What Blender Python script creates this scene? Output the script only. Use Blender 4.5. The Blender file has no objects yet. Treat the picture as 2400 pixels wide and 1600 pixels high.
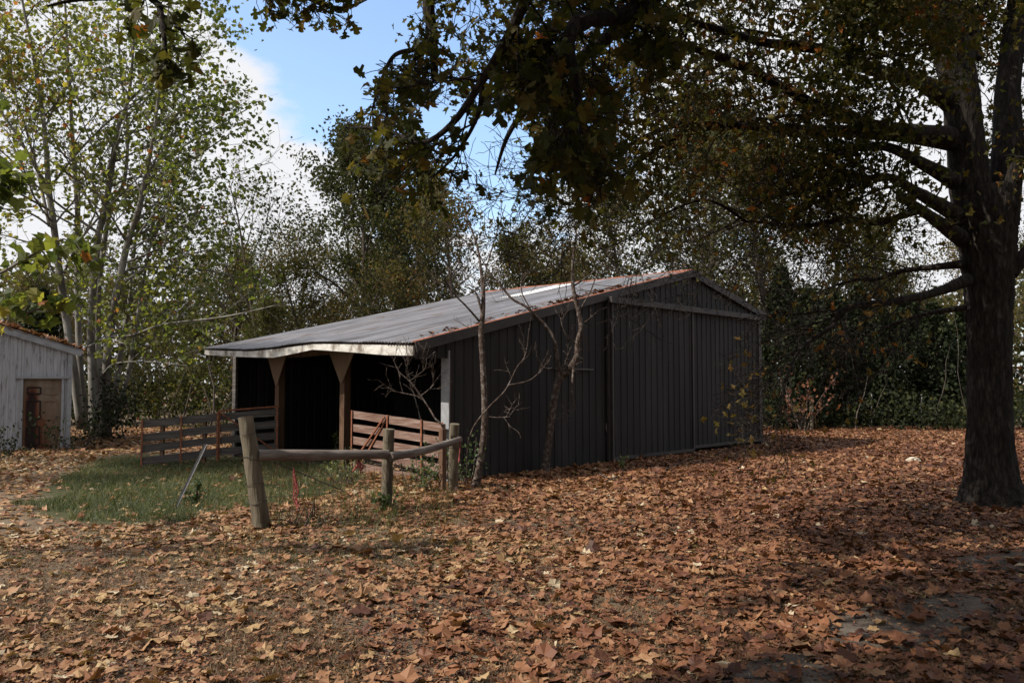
import bpy, math, random
import numpy as np
from mathutils import Vector, Matrix

R = math.radians
random.seed(5)
rng = np.random.default_rng(11)
SC = bpy.context.scene
COL = SC.collection

# ------------------------------------------------------------------ camera
F, EYE, PITCH = 1935.0, 1.7, R(2.87)          # focal length in pixels of a 2400 px wide frame
cam_d = bpy.data.cameras.new('camera')
cam_d.sensor_width = 22.3
cam_d.lens = F / 2400 * 22.3
cam_d.clip_start = 0.05
cam_d.clip_end = 3000
cam = bpy.data.objects.new('camera', cam_d)
COL.objects.link(cam)
cam.location = (0, 0, EYE)
cam.rotation_euler = (R(90) + PITCH, 0, 0)
SC.camera = cam

# ------------------------------------------------------------------ sky, sun, exposure
SUN_EL, SUN_AZ = R(42), math.atan2(-0.94, -0.33)       # azimuth measured from +Y towards +X
SUN_DIR = Vector((math.cos(SUN_EL) * math.sin(SUN_AZ), math.cos(SUN_EL) * math.cos(SUN_AZ), math.sin(SUN_EL)))
W = bpy.data.worlds.new('World')
SC.world = W
W.use_nodes = True
nt = W.node_tree
nt.nodes.clear()
def N(t, typ, **kw):
    n = t.nodes.new(typ)
    for k, v in kw.items():
        setattr(n, k, v)
    return n
wo = N(nt, 'ShaderNodeOutputWorld')
bg = N(nt, 'ShaderNodeBackground')
sky = N(nt, 'ShaderNodeTexSky', sky_type='NISHITA', sun_disc=False, sun_elevation=SUN_EL, sun_rotation=SUN_AZ)
sky.air_density = 1.0; sky.dust_density = 2.2; sky.ozone_density = 1.5
tc = N(nt, 'ShaderNodeTexCoord')
sep = N(nt, 'ShaderNodeSeparateXYZ')
nt.links.new(tc.outputs['Generated'], sep.inputs[0])
# flat cloud layer: project the view direction on a plane overhead
zc = N(nt, 'ShaderNodeMath', operation='ADD'); zc.inputs[1].default_value = 0.22
nt.links.new(sep.outputs['Z'], zc.inputs[0])
dv = N(nt, 'ShaderNodeVectorMath', operation='DIVIDE')
cz = N(nt, 'ShaderNodeCombineXYZ')
for i in range(3):
    nt.links.new(zc.outputs[0], cz.inputs[i])
nt.links.new(tc.outputs['Generated'], dv.inputs[0]); nt.links.new(cz.outputs[0], dv.inputs[1])
CLOUD_SHIFT = (0.0, 0.0, 0.0)
mp = N(nt, 'ShaderNodeMapping'); mp.inputs['Location'].default_value = CLOUD_SHIFT
nt.links.new(dv.outputs[0], mp.inputs['Vector'])
cn = N(nt, 'ShaderNodeTexNoise'); cn.inputs['Scale'].default_value = 1.15; cn.inputs['Detail'].default_value = 9; cn.inputs['Roughness'].default_value = 0.58
nt.links.new(mp.outputs[0], cn.inputs['Vector'])
# the break in the cloud: blue round one direction of the sky
gap = N(nt, 'ShaderNodeVectorMath', operation='DOT_PRODUCT')
gap.inputs[1].default_value = Vector((-0.085, 0.88, 0.48)).normalized()
nrm = N(nt, 'ShaderNodeVectorMath', operation='NORMALIZE')
nt.links.new(tc.outputs['Generated'], nrm.inputs[0]); nt.links.new(nrm.outputs[0], gap.inputs[0])
gm = N(nt, 'ShaderNodeMapRange'); gm.inputs['From Min'].default_value = 0.95; gm.inputs['From Max'].default_value = 0.988
gm.inputs['To Min'].default_value = 0.13; gm.inputs['To Max'].default_value = -0.22
gm.interpolation_type = 'SMOOTHSTEP'
nt.links.new(gap.outputs['Value'], gm.inputs['Value'])
ad = N(nt, 'ShaderNodeMath', operation='ADD')
nt.links.new(cn.outputs['Fac'], ad.inputs[0]); nt.links.new(gm.outputs[0], ad.inputs[1])
cm = N(nt, 'ShaderNodeMapRange', interpolation_type='SMOOTHSTEP'); cm.inputs['From Min'].default_value = 0.49; cm.inputs['From Max'].default_value = 0.585
nt.links.new(ad.outputs[0], cm.inputs['Value'])
skyb = N(nt, 'ShaderNodeMixRGB', blend_type='MULTIPLY'); skyb.inputs['Fac'].default_value = 1.0
skyb.inputs['Color2'].default_value = (1.4, 1.45, 1.5, 1)
nt.links.new(sky.outputs[0], skyb.inputs['Color1'])
CLOUD = 4.3
mx = N(nt, 'ShaderNodeMixRGB'); mx.inputs['Color2'].default_value = (CLOUD * 0.99, CLOUD * 1.0, CLOUD * 1.03, 1)
nt.links.new(cm.outputs[0], mx.inputs['Fac']); nt.links.new(skyb.outputs[0], mx.inputs['Color1'])
nt.links.new(mx.outputs[0], bg.inputs['Color'])
bg.inputs['Strength'].default_value = 0.15
nt.links.new(bg.outputs[0], wo.inputs['Surface'])

sun_d = bpy.data.lights.new('sun', 'SUN')
sun_d.energy = 5.0; sun_d.angle = R(0.53); sun_d.color = (1.0, 0.93, 0.84)
sun = bpy.data.objects.new('sun', sun_d)
COL.objects.link(sun)
sun.rotation_euler = (-SUN_DIR).to_track_quat('-Z', 'Y').to_euler()
SC.view_settings.view_transform = 'Standard'
SC.view_settings.look = 'None'
SC.view_settings.gamma = 1.0
SC.view_settings.use_curve_mapping = False
SC.view_settings.exposure = 0.5
SC.render.engine = 'CYCLES'
SC.cycles.max_bounces = 6
SC.cycles.transparent_max_bounces = 8
SC.cycles.use_denoising = True

# ------------------------------------------------------------------ where a pixel of the survey photo lies in the place
CP, SP = math.cos(PITCH), math.sin(PITCH)
def ray(px, py):
    a, b = (px - 1200) / F, (py - 800) / F
    return np.array([a, CP + b * SP, SP - b * CP])
def at(px, py, Y):
    d = ray(px, py)
    return np.array([0, 0, EYE]) + d * (Y / d[1])
def gp(px, py, z=0.0):
    d = ray(px, py)
    return np.array([0, 0, EYE]) + d * ((z - EYE) / d[2])
def on_plane(px, py, p0, n):
    d = ray(px, py); o = np.array([0, 0, EYE])
    return o + d * (np.dot(np.asarray(p0) - o, n) / np.dot(d, n))
def pix(p):
    """picture position of world points (n x 3)"""
    p = np.atleast_2d(p)
    z = p[:, 1] * CP + (p[:, 2] - EYE) * SP
    y = -p[:, 1] * SP + (p[:, 2] - EYE) * CP
    return 1200 + F * p[:, 0] / z, 800 - F * y / z, z

# ------------------------------------------------------------------ noise on the plane
def vnoise(x, y, s, seed=0):
    x = np.asarray(x, float) / s + seed * 17.3; y = np.asarray(y, float) / s + seed * 5.1
    xi, yi = np.floor(x).astype(np.int64), np.floor(y).astype(np.int64)
    fx, fy = x - xi, y - yi
    fx, fy = fx * fx * (3 - 2 * fx), fy * fy * (3 - 2 * fy)
    def h(a, b):
        n = (a * 374761393 + b * 668265263 + seed * 1442695041) & 0x7fffffff
        n = ((n ^ (n >> 13)) * 1274126177) & 0x7fffffff
        return ((n ^ (n >> 16)) & 0xffff) / 65535.0
    return (h(xi, yi) * (1 - fx) + h(xi + 1, yi) * fx) * (1 - fy) + (h(xi, yi + 1) * (1 - fx) + h(xi + 1, yi + 1) * fx) * fy
def fbm(x, y, s, seed=0, o=3):
    t = 0; a = 0.5; k = 0
    for i in range(o):
        t = t + a * vnoise(x, y, s / 2 ** i, seed + i); k += a; a *= 0.5
    return t / k
def inside(poly, x, y):
    poly = np.asarray(poly)[:, :2]; x = np.asarray(x); y = np.asarray(y)
    r = np.zeros(x.shape, bool); j = len(poly) - 1
    for i in range(len(poly)):
        (xi, yi), (xj, yj) = poly[i], poly[j]
        r ^= ((yi > y) != (yj > y)) & (x < (xj - xi) * (y - yi) / (yj - yi + 1e-12) + xi)
        j = i
    return r

# ------------------------------------------------------------------ materials
def mat(name):
    m = bpy.data.materials.new(name); m.use_nodes = True
    t = m.node_tree; t.nodes.clear()
    o = N(t, 'ShaderNodeOutputMaterial')
    return m, t, o
def ramp(t, stops, fac):
    r = N(t, 'ShaderNodeValToRGB')
    e = r.color_ramp.elements
    while len(e) < len(stops):
        e.new(0.5)
    for q, (p, c) in zip(e, stops):
        q.position = p; q.color = (*c, 1)
    t.links.new(fac, r.inputs['Fac'])
    return r.outputs['Color']
def leaf_mat(name, stops, trans=0.45, gloss=0.35, tgain=1.5):
    m, t, o = mat(name)
    a = N(t, 'ShaderNodeAttribute', attribute_name='tint')
    c = ramp(t, stops, a.outputs['Fac'])
    d = N(t, 'ShaderNodeBsdfPrincipled'); d.inputs['Roughness'].default_value = 0.62
    d.inputs['Specular IOR Level'].default_value = gloss
    t.links.new(c, d.inputs['Base Color'])
    if trans > 0:
        g = N(t, 'ShaderNodeMixRGB', blend_type='MULTIPLY'); g.inputs['Fac'].default_value = 1
        g.inputs['Color2'].default_value = (tgain * 1.05, tgain * 1.1, tgain * 0.55, 1)
        t.links.new(c, g.inputs['Color1'])
        tr = N(t, 'ShaderNodeBsdfTranslucent'); t.links.new(g.outputs[0], tr.inputs['Color'])
        mxs = N(t, 'ShaderNodeMixShader'); mxs.inputs['Fac'].default_value = trans
        t.links.new(d.outputs[0], mxs.inputs[1]); t.links.new(tr.outputs[0], mxs.inputs[2])
        t.links.new(mxs.outputs[0], o.inputs['Surface'])
    else:
        t.links.new(d.outputs[0], o.inputs['Surface'])
    return m
def surf_mat(name, stops, scale=4.0, stretch=(1, 1, 1), detail=6, rough=0.85, bump=0.3, bscale=None, metal=0.0, spec=0.3, bdist=0.02, extra=None, coord='Object'):
    m, t, o = mat(name)
    tc = N(t, 'ShaderNodeTexCoord')
    mp = N(t, 'ShaderNodeMapping'); mp.inputs['Scale'].default_value = stretch
    t.links.new(tc.outputs[coord], mp.inputs['Vector'])
    n = N(t, 'ShaderNodeTexNoise'); n.inputs['Scale'].default_value = scale; n.inputs['Detail'].default_value = detail; n.inputs['Roughness'].default_value = 0.65
    t.links.new(mp.outputs[0], n.inputs['Vector'])
    c = ramp(t, stops, n.outputs['Fac'])
    if extra:
        c = extra(t, tc, mp, c)
    p = N(t, 'ShaderNodeBsdfPrincipled')
    p.inputs['Roughness'].default_value = rough; p.inputs['Metallic'].default_value = metal; p.inputs['Specular IOR Level'].default_value = spec
    t.links.new(c, p.inputs['Base Color'])
    if bump:
        n2 = N(t, 'ShaderNodeTexNoise'); n2.inputs['Scale'].default_value = bscale or scale * 3; n2.inputs['Detail'].default_value = 8
        t.links.new(mp.outputs[0], n2.inputs['Vector'])
        b = N(t, 'ShaderNodeBump'); b.inputs['Strength'].default_value = bump; b.inputs['Distance'].default_value = bdist
        t.links.new(n2.outputs['Fac'], b.inputs['Height']); t.links.new(b.outputs[0], p.inputs['Normal'])
    t.links.new(p.outputs[0], o.inputs['Surface'])
    return m
def rust_patches(amount, scale=2.2, stretch=(1, 1, 1), col=(0.12, 0.042, 0.018)):
    def f(t, tc, mp, c):
        q = N(t, 'ShaderNodeMapping'); q.inputs['Scale'].default_value = stretch
        t.links.new(tc.outputs['Object'], q.inputs['Vector'])
        n = N(t, 'ShaderNodeTexNoise'); n.inputs['Scale'].default_value = scale; n.inputs['Detail'].default_value = 7; n.inputs['Roughness'].default_value = 0.7
        t.links.new(q.outputs[0], n.inputs['Vector'])
        r = N(t, 'ShaderNodeMapRange'); r.inputs['From Min'].default_value = 0.62 - amount; r.inputs['From Max'].default_value = 0.74 - amount
        t.links.new(n.outputs['Fac'], r.inputs['Value'])
        mx = N(t, 'ShaderNodeMixRGB'); mx.inputs['Color2'].default_value = (*col, 1)
        t.links.new(r.outputs[0], mx.inputs['Fac']); t.links.new(c, mx.inputs['Color1'])
        return mx.outputs[0]
    return f

def grime_and_reflections(t, tc, mp, c):
    # rust and grime streaks; reflection stripes of the corrugation painted dark in the valleys
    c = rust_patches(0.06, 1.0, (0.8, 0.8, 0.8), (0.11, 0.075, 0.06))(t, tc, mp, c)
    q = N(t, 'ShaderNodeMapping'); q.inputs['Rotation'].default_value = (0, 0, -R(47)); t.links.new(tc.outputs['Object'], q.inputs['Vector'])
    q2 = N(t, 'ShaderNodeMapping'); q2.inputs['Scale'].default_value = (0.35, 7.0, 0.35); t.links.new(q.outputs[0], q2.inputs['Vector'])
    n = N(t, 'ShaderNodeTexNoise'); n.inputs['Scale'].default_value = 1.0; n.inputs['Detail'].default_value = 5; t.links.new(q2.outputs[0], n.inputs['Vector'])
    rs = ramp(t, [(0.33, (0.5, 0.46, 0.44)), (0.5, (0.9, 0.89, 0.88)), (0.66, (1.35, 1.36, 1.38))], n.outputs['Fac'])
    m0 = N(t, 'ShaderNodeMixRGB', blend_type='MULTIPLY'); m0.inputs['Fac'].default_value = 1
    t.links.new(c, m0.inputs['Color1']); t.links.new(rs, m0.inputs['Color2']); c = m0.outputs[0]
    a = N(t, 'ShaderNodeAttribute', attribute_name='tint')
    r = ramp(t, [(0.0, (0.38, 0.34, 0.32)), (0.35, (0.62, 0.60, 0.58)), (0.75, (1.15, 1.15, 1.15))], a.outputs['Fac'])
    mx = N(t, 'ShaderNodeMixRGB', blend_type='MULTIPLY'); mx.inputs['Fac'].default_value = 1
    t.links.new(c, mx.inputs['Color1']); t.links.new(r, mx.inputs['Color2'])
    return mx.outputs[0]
M = {}
M['litter'] = leaf_mat('dead_leaf', [(0.0, (0.05, 0.018, 0.010)), (0.25, (0.12, 0.045, 0.021)), (0.5, (0.21, 0.092, 0.042)), (0.75, (0.29, 0.165, 0.082)), (0.93, (0.34, 0.225, 0.105)), (1.0, (0.42, 0.34, 0.23))], trans=0.15, gloss=0.3, tgain=0.9)
M['sycamore_leaf'] = leaf_mat('sycamore_leaf', [(0.0, (0.05, 0.068, 0.02)), (0.4, (0.095, 0.11, 0.028)), (0.75, (0.18, 0.175, 0.04)), (0.93, (0.26, 0.20, 0.045)), (1.0, (0.26, 0.10, 0.03))], trans=0.5, tgain=1.5)
M['oak_leaf'] = leaf_mat('oak_leaf', [(0.0, (0.022, 0.026, 0.010)), (0.45, (0.044, 0.046, 0.013)), (0.75, (0.085, 0.068, 0.019)), (0.94, (0.11, 0.06, 0.018)), (1.0, (0.22, 0.07, 0.018))], trans=0.38, tgain=1.5, gloss=0.12)
M['wood_leaf'] = leaf_mat('woodland_leaf', gloss=0.08, stops= [(0.0, (0.015, 0.019, 0.010)), (0.35, (0.042, 0.048, 0.019)), (0.7, (0.092, 0.082, 0.030)), (0.88, (0.125, 0.08, 0.03)), (1.0, (0.13, 0.05, 0.024))], trans=0.35, tgain=1.4)
M['cedar_leaf'] = leaf_mat('cedar_leaf', gloss=0.06, stops= [(0.0, (0.011, 0.016, 0.009)), (0.6, (0.023, 0.030, 0.014)), (1.0, (0.05, 0.052, 0.022))], trans=0.15, tgain=1.2)
M['grass'] = leaf_mat('green_grass', [(0.0, (0.035, 0.05, 0.018)), (0.45, (0.075, 0.09, 0.036)), (0.75, (0.15, 0.14, 0.065)), (1.0, (0.27, 0.22, 0.12))], trans=0.3, tgain=1.3)
M['dry_grass'] = leaf_mat('dry_grass', [(0.0, (0.085, 0.052, 0.028)), (0.6, (0.19, 0.128, 0.072)), (1.0, (0.33, 0.25, 0.15))], trans=0.2, tgain=0.9)
M['weed_leaf'] = leaf_mat('weed_leaf', [(0.0, (0.03, 0.055, 0.02)), (0.6, (0.07, 0.10, 0.035)), (1.0, (0.17, 0.16, 0.07))], trans=0.35)

def bark_mat(name, stops, zs=0.22, scale=15, bump=0.9, bd=0.03):
    def ex(t, tc, mp, c):
        v = N(t, 'ShaderNodeTexVoronoi', feature='DISTANCE_TO_EDGE'); v.inputs['Scale'].default_value = scale * 1.3
        t.links.new(mp.outputs[0], v.inputs['Vector'])
        r = N(t, 'ShaderNodeMapRange'); r.inputs['From Max'].default_value = 0.22; r.inputs['To Min'].default_value = 0.55
        t.links.new(v.outputs['Distance'], r.inputs['Value'])
        mx = N(t, 'ShaderNodeMixRGB', blend_type='MULTIPLY'); mx.inputs['Fac'].default_value = 1
        t.links.new(c, mx.inputs['Color1']); t.links.new(r.outputs[0], mx.inputs['Color2'])
        return mx.outputs[0]
    return surf_mat(name, stops, scale=scale, stretch=(1, 1, zs), rough=0.95, bump=bump, bdist=bd, spec=0.15, extra=ex)
M['oak_bark'] = bark_mat('oak_bark', [(0.25, (0.010, 0.008, 0.0065)), (0.5, (0.026, 0.021, 0.017)), (0.75, (0.065, 0.057, 0.048))])
M['dark_bark'] = surf_mat('dark_bark', [(0.3, (0.035, 0.028, 0.023)), (0.7, (0.10, 0.085, 0.07))], scale=5, stretch=(1, 1, 0.3), bump=0.6, rough=0.95, spec=0.1)
M['pale_bark'] = surf_mat('pale_bark', [(0.3, (0.06, 0.052, 0.043)), (0.48, (0.125, 0.115, 0.10)), (0.64, (0.23, 0.22, 0.20))], scale=2.2, stretch=(1, 1, 0.4), bump=0.3, rough=0.9, spec=0.1)
M['sapling_bark'] = surf_mat('sapling_bark', [(0.35, (0.03, 0.021, 0.017)), (0.52, (0.075, 0.055, 0.044)), (0.70, (0.20, 0.18, 0.16))], scale=16, stretch=(1, 1, 0.8), bump=0.9, rough=0.95, spec=0.1)
M['siding'] = surf_mat('brown_siding', [(0.3, (0.013, 0.0115, 0.0108)), (0.5, (0.019, 0.017, 0.016)), (0.7, (0.031, 0.028, 0.0265))], scale=1.6, stretch=(1.5, 1.5, 0.2), rough=0.62, bump=0.08, spec=0.15, extra=rust_patches(-0.02, 1.1, (1.2, 1.2, 0.5), (0.030, 0.020, 0.015)))
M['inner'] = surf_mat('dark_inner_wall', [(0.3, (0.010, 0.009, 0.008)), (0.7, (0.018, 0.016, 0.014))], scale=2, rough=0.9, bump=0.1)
M['siding_trim'] = surf_mat('brown_trim', [(0.3, (0.024, 0.019, 0.017)), (0.7, (0.045, 0.037, 0.033))], scale=3, rough=0.6, bump=0.08)
M['gal'] = surf_mat('galvanised_roof', [(0.3, (0.12, 0.118, 0.125)), (0.5, (0.175, 0.174, 0.185)), (0.7, (0.24, 0.238, 0.25))], scale=0.8, stretch=(1, 1, 1), rough=0.5, metal=0.35, bump=0.05, spec=0.4, extra=grime_and_reflections)
M['skylight'] = surf_mat('fibreglass_sheet', [(0.3, (0.66, 0.66, 0.64)), (0.7, (0.80, 0.80, 0.79))], scale=2, rough=0.5, bump=0.03)
M['rust_edge'] = surf_mat('rusty_flashing', [(0.3, (0.10, 0.032, 0.018)), (0.55, (0.22, 0.075, 0.038)), (0.75, (0.30, 0.17, 0.12))], scale=5, rough=0.85, bump=0.3)
M['rust'] = surf_mat('rusty_steel', [(0.3, (0.085, 0.028, 0.015)), (0.55, (0.19, 0.07, 0.035)), (0.75, (0.30, 0.13, 0.07))], scale=14, rough=0.85, bump=0.3)
def weather(t, tc, mp, c):
    return rust_patches(0.11, 3.0, (1, 1, 0.5), (0.15, 0.12, 0.095))(t, tc, mp, c)
M['white_wood'] = surf_mat('weathered_white_board', [(0.3, (0.26, 0.235, 0.20)), (0.5, (0.46, 0.44, 0.40)), (0.7, (0.56, 0.55, 0.52))], scale=3.5, stretch=(1, 1, 3), rough=0.85, bump=0.3, extra=weather)
M['post_wood'] = surf_mat('barn_timber', [(0.3, (0.055, 0.03, 0.018)), (0.6, (0.13, 0.072, 0.042)), (0.8, (0.19, 0.12, 0.075))], scale=6, stretch=(1, 1, 0.12), rough=0.9, bump=0.4)
M['gusset'] = surf_mat('stained_plywood', [(0.3, (0.10, 0.06, 0.036)), (0.6, (0.19, 0.125, 0.08)), (0.8, (0.26, 0.185, 0.125))], scale=3, stretch=(1, 1, 0.3), rough=0.9, bump=0.25)
M['fence_wood'] = surf_mat('grey_fence_post', [(0.28, (0.035, 0.028, 0.019)), (0.5, (0.10, 0.082, 0.056)), (0.72, (0.19, 0.165, 0.118))], scale=9, stretch=(1, 1, 0.08), rough=0.95, bump=0.7, bdist=0.012, extra=rust_patches(-0.02, 3, (1, 1, 0.3), (0.10, 0.11, 0.05)))
M['rail_wood'] = surf_mat('weathered_rail', [(0.3, (0.05, 0.036, 0.03)), (0.5, (0.125, 0.10, 0.085)), (0.7, (0.24, 0.215, 0.19))], scale=7, stretch=(0.15, 0.15, 1), rough=0.95, bump=0.7, bdist=0.012)
M['grey_board'] = surf_mat('grey_gate_board', [(0.3, (0.035, 0.030, 0.026)), (0.55, (0.08, 0.071, 0.064)), (0.75, (0.15, 0.138, 0.126))], scale=5, stretch=(0.3, 0.3, 5), rough=0.9, bump=0.5, bdist=0.01)
M['red_board'] = surf_mat('faded_red_board', [(0.3, (0.08, 0.034, 0.024)), (0.5, (0.15, 0.09, 0.067)), (0.72, (0.26, 0.20, 0.17))], scale=5, stretch=(0.3, 0.3, 5), rough=0.9, bump=0.5, bdist=0.01)
M['white_siding'] = surf_mat('white_painted_siding', [(0.35, (0.14, 0.135, 0.13)), (0.45, (0.27, 0.27, 0.285)), (0.7, (0.33, 0.33, 0.35))], scale=6, stretch=(2.5, 2.5, 0.35), rough=0.6, bump=0.06)
M['white_trim'] = surf_mat('white_painted_trim', [(0.3, (0.17, 0.173, 0.18)), (0.6, (0.25, 0.255, 0.265))], scale=5, rough=0.65, bump=0.1)
def door_rust(t, tc, mp, c):
    a = N(t, 'ShaderNodeAttribute', attribute_name='tint')
    r = ramp(t, [(0.0, (1.3, 1.4, 1.5)), (0.3, (1.0, 0.85, 0.7)), (0.55, (0.75, 0.30, 0.14)), (0.8, (0.22, 0.06, 0.035)), (1.0, (0.07, 0.025, 0.018))], a.outputs['Fac'])
    mx = N(t, 'ShaderNodeMixRGB', blend_type='MULTIPLY'); mx.inputs['Fac'].default_value = 1
    t.links.new(c, mx.inputs['Color1']); t.links.new(r, mx.inputs['Color2'])
    return mx.outputs[0]
M['door'] = surf_mat('rust_stained_door', [(0.3, (0.10, 0.075, 0.055)), (0.7, (0.17, 0.135, 0.105))], scale=3, stretch=(1, 1, 0.4), rough=0.7, bump=0.1, extra=door_rust)
M['steel'] = surf_mat('galvanised_steel', [(0.3, (0.22, 0.22, 0.23)), (0.7, (0.48, 0.48, 0.50))], scale=20, rough=0.5, metal=0.5, bump=0.1)
M['dark_steel'] = surf_mat('dark_steel', [(0.3, (0.035, 0.035, 0.035)), (0.7, (0.09, 0.085, 0.08))], scale=20, rough=0.6, metal=0.3, bump=0.1)
M['wire'] = surf_mat('old_wire', [(0.3, (0.03, 0.025, 0.022)), (0.7, (0.07, 0.055, 0.045))], scale=20, rough=0.7, metal=0.3, bump=0)
M['pvc'] = surf_mat('grey_pipe', [(0.3, (0.30, 0.29, 0.27)), (0.7, (0.44, 0.43, 0.41))], scale=10, rough=0.5, bump=0.05)
M['twine'] = surf_mat('red_twine', [(0.3, (0.17, 0.035, 0.03)), (0.7, (0.34, 0.09, 0.08))], scale=40, rough=0.95, bump=0.4)
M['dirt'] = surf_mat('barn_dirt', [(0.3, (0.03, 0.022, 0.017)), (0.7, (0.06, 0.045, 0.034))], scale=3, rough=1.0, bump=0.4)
M['rock'] = surf_mat('pale_rock', [(0.3, (0.34, 0.29, 0.22)), (0.7, (0.50, 0.45, 0.36))], scale=9, rough=0.95, bump=0.6)
M['slab'] = surf_mat('old_concrete', [(0.32, (0.035, 0.026, 0.019)), (0.48, (0.075, 0.058, 0.044)), (0.62, (0.11, 0.09, 0.072)), (0.75, (0.16, 0.135, 0.11))], scale=4.5, detail=14, rough=0.97, bump=0.9, bscale=55, bdist=0.015)

# ------------------------------------------------------------------ geometry
class Geo:
    def __init__(s):
        s.V, s.T, s.Q, s.A, s.n = [], [], [], [], 0
    def add(s, V, T=None, Q=None, tint=0.5):
        V = np.asarray(V, float).reshape(-1, 3)
        if T is not None and len(T): s.T.append(np.asarray(T, np.int64).reshape(-1, 3) + s.n)
        if Q is not None and len(Q): s.Q.append(np.asarray(Q, np.int64).reshape(-1, 4) + s.n)
        s.V.append(V); s.A.append(np.broadcast_to(np.asarray(tint, float), (len(V),)))
        s.n += len(V)
        return s
    def box(s, c, ax, ay, az):
        """box by centre and three half-axis vectors"""
        c, ax, ay, az = (np.asarray(q, float) for q in (c, ax, ay, az))
        V = [c + i * ax + j * ay + k * az for k in (-1, 1) for j in (-1, 1) for i in (-1, 1)]
        return s.add(V, None, [(0, 2, 3, 1), (4, 5, 7, 6), (0, 1, 5, 4), (2, 6, 7, 3), (0, 4, 6, 2), (1, 3, 7, 5)])
    def bar(s, p, q, w, h, up=(0, 0, 1)):
        """rectangular bar from p to q: w across, h along up"""
        p, q, up = np.asarray(p, float), np.asarray(q, float), np.asarray(up, float)
        d = q - p; L = np.linalg.norm(d); d /= L
        sd = np.cross(d, up); sd /= np.linalg.norm(sd); uu = np.cross(sd, d)
        return s.box((p + q) / 2, d * L / 2, sd * w / 2, uu * h / 2)
    def tube(s, pts, rad, sides=6, cap=True, rough=0.0):
        P = np.asarray(pts, float); n = len(P)
        r = np.broadcast_to(np.asarray(rad, float), (n,))
        T = np.gradient(P, axis=0); T /= np.linalg.norm(T, axis=1)[:, None] + 1e-12
        a = np.array([0.0, 0, 1]) if abs(T[0][2]) < 0.9 else np.array([1.0, 0, 0])
        u = np.cross(T[0], a); u /= np.linalg.norm(u)
        ang = np.arange(sides) * 2 * np.pi / sides
        V = []
        for i in range(n):
            u = u - T[i] * np.dot(u, T[i]); u /= np.linalg.norm(u) + 1e-12
            w = np.cross(T[i], u)
            rr = r[i] * (1 + rough * (rng.random(sides) - 0.5)) if rough else r[i]
            V.append(P[i] + (np.cos(ang) * rr)[:, None] * u + (np.sin(ang) * rr)[:, None] * w)
        V = np.concatenate(V)
        i, j = np.meshgrid(np.arange(n - 1), np.arange(sides), indexing='ij')
        k = (j + 1) % sides
        Q = np.stack([i * sides + j, i * sides + k, (i + 1) * sides + k, (i + 1) * sides + j], -1).reshape(-1, 4)
        Tt = []
        if cap:
            V = np.vstack([V, P[0], P[-1]]); c0, c1 = n * sides, n * sides + 1
            for q in range(sides):
                Tt += [(c0, (q + 1) % sides, q), (c1, (n - 1) * sides + q, (n - 1) * sides + (q + 1) % sides)]
        return s.add(V, Tt, Q)
    def prism(s, poly, off):
        """closed polygon (n x 3) extruded by the vector off"""
        P = np.asarray(poly, float); n = len(P); c = P.mean(0)
        V = np.vstack([P, P + np.asarray(off, float), c, c + np.asarray(off, float)])
        T = []
        for i in range(n):
            j = (i + 1) % n
            T += [(2 * n, j, i), (2 * n + 1, n + i, n + j)]
        return s.add(V, T, [(i, (i + 1) % n, n + (i + 1) % n, n + i) for i in range(n)])
    def mesh(s, name, m, org=(0, 0, 0), smooth=False):
        me = bpy.data.meshes.new(name)
        V = (np.concatenate(s.V) - np.asarray(org, float)).astype(np.float32)
        T = np.concatenate(s.T) if s.T else np.zeros((0, 3), np.int64)
        Q = np.concatenate(s.Q) if s.Q else np.zeros((0, 4), np.int64)
        nt_, nq = len(T), len(Q)
        me.vertices.add(len(V)); me.vertices.foreach_set('co', V.ravel())
        me.loops.add(nt_ * 3 + nq * 4)
        me.loops.foreach_set('vertex_index', np.concatenate([T.ravel(), Q.ravel()]).astype(np.int32))
        me.polygons.add(nt_ + nq)
        me.polygons.foreach_set('loop_start', np.concatenate([np.arange(nt_) * 3, nt_ * 3 + np.arange(nq) * 4]).astype(np.int32))
        me.polygons.foreach_set('use_smooth', np.full(nt_ + nq, bool(smooth)))
        me.update(calc_edges=True)
        a = me.attributes.new('tint', 'FLOAT', 'POINT')
        a.data.foreach_set('value', np.concatenate(s.A).astype(np.float32))
        me.materials.append(m)
        return me
    def build(s, name, m, parent=None, smooth=False, kind=None, label=None, cat=None, group=None, org=None):
        o = np.zeros(3)
        p = parent
        while p is not None:
            o = o + np.array(p.location); p = p.parent
        if org is not None and parent is None:
            o = np.asarray(org, float)
        me = s.mesh(name, m, o, smooth)
        ob = bpy.data.objects.new(name, me); COL.objects.link(ob)
        if parent is not None: ob.parent = parent
        elif org is not None: ob.location = o
        return tag(ob, label, cat, group, kind)
def tag(o, label=None, cat=None, group=None, kind=None):
    for k, v in (('label', label), ('category', cat), ('group', group), ('kind', kind)):
        if v: o[k] = v
    return o
def thing(name, label, cat, loc, group=None):
    o = bpy.data.objects.new(name, None); COL.objects.link(o)
    o.location = tuple(float(q) for q in loc); o.empty_display_size = 0.1
    return tag(o, label, cat, group)
def copy_tree(o, parent=None):
    c = o.copy(); COL.objects.link(c)
    if parent is not None: c.parent = parent
    for ch in list(o.children): copy_tree(ch, c)
    return c

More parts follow.
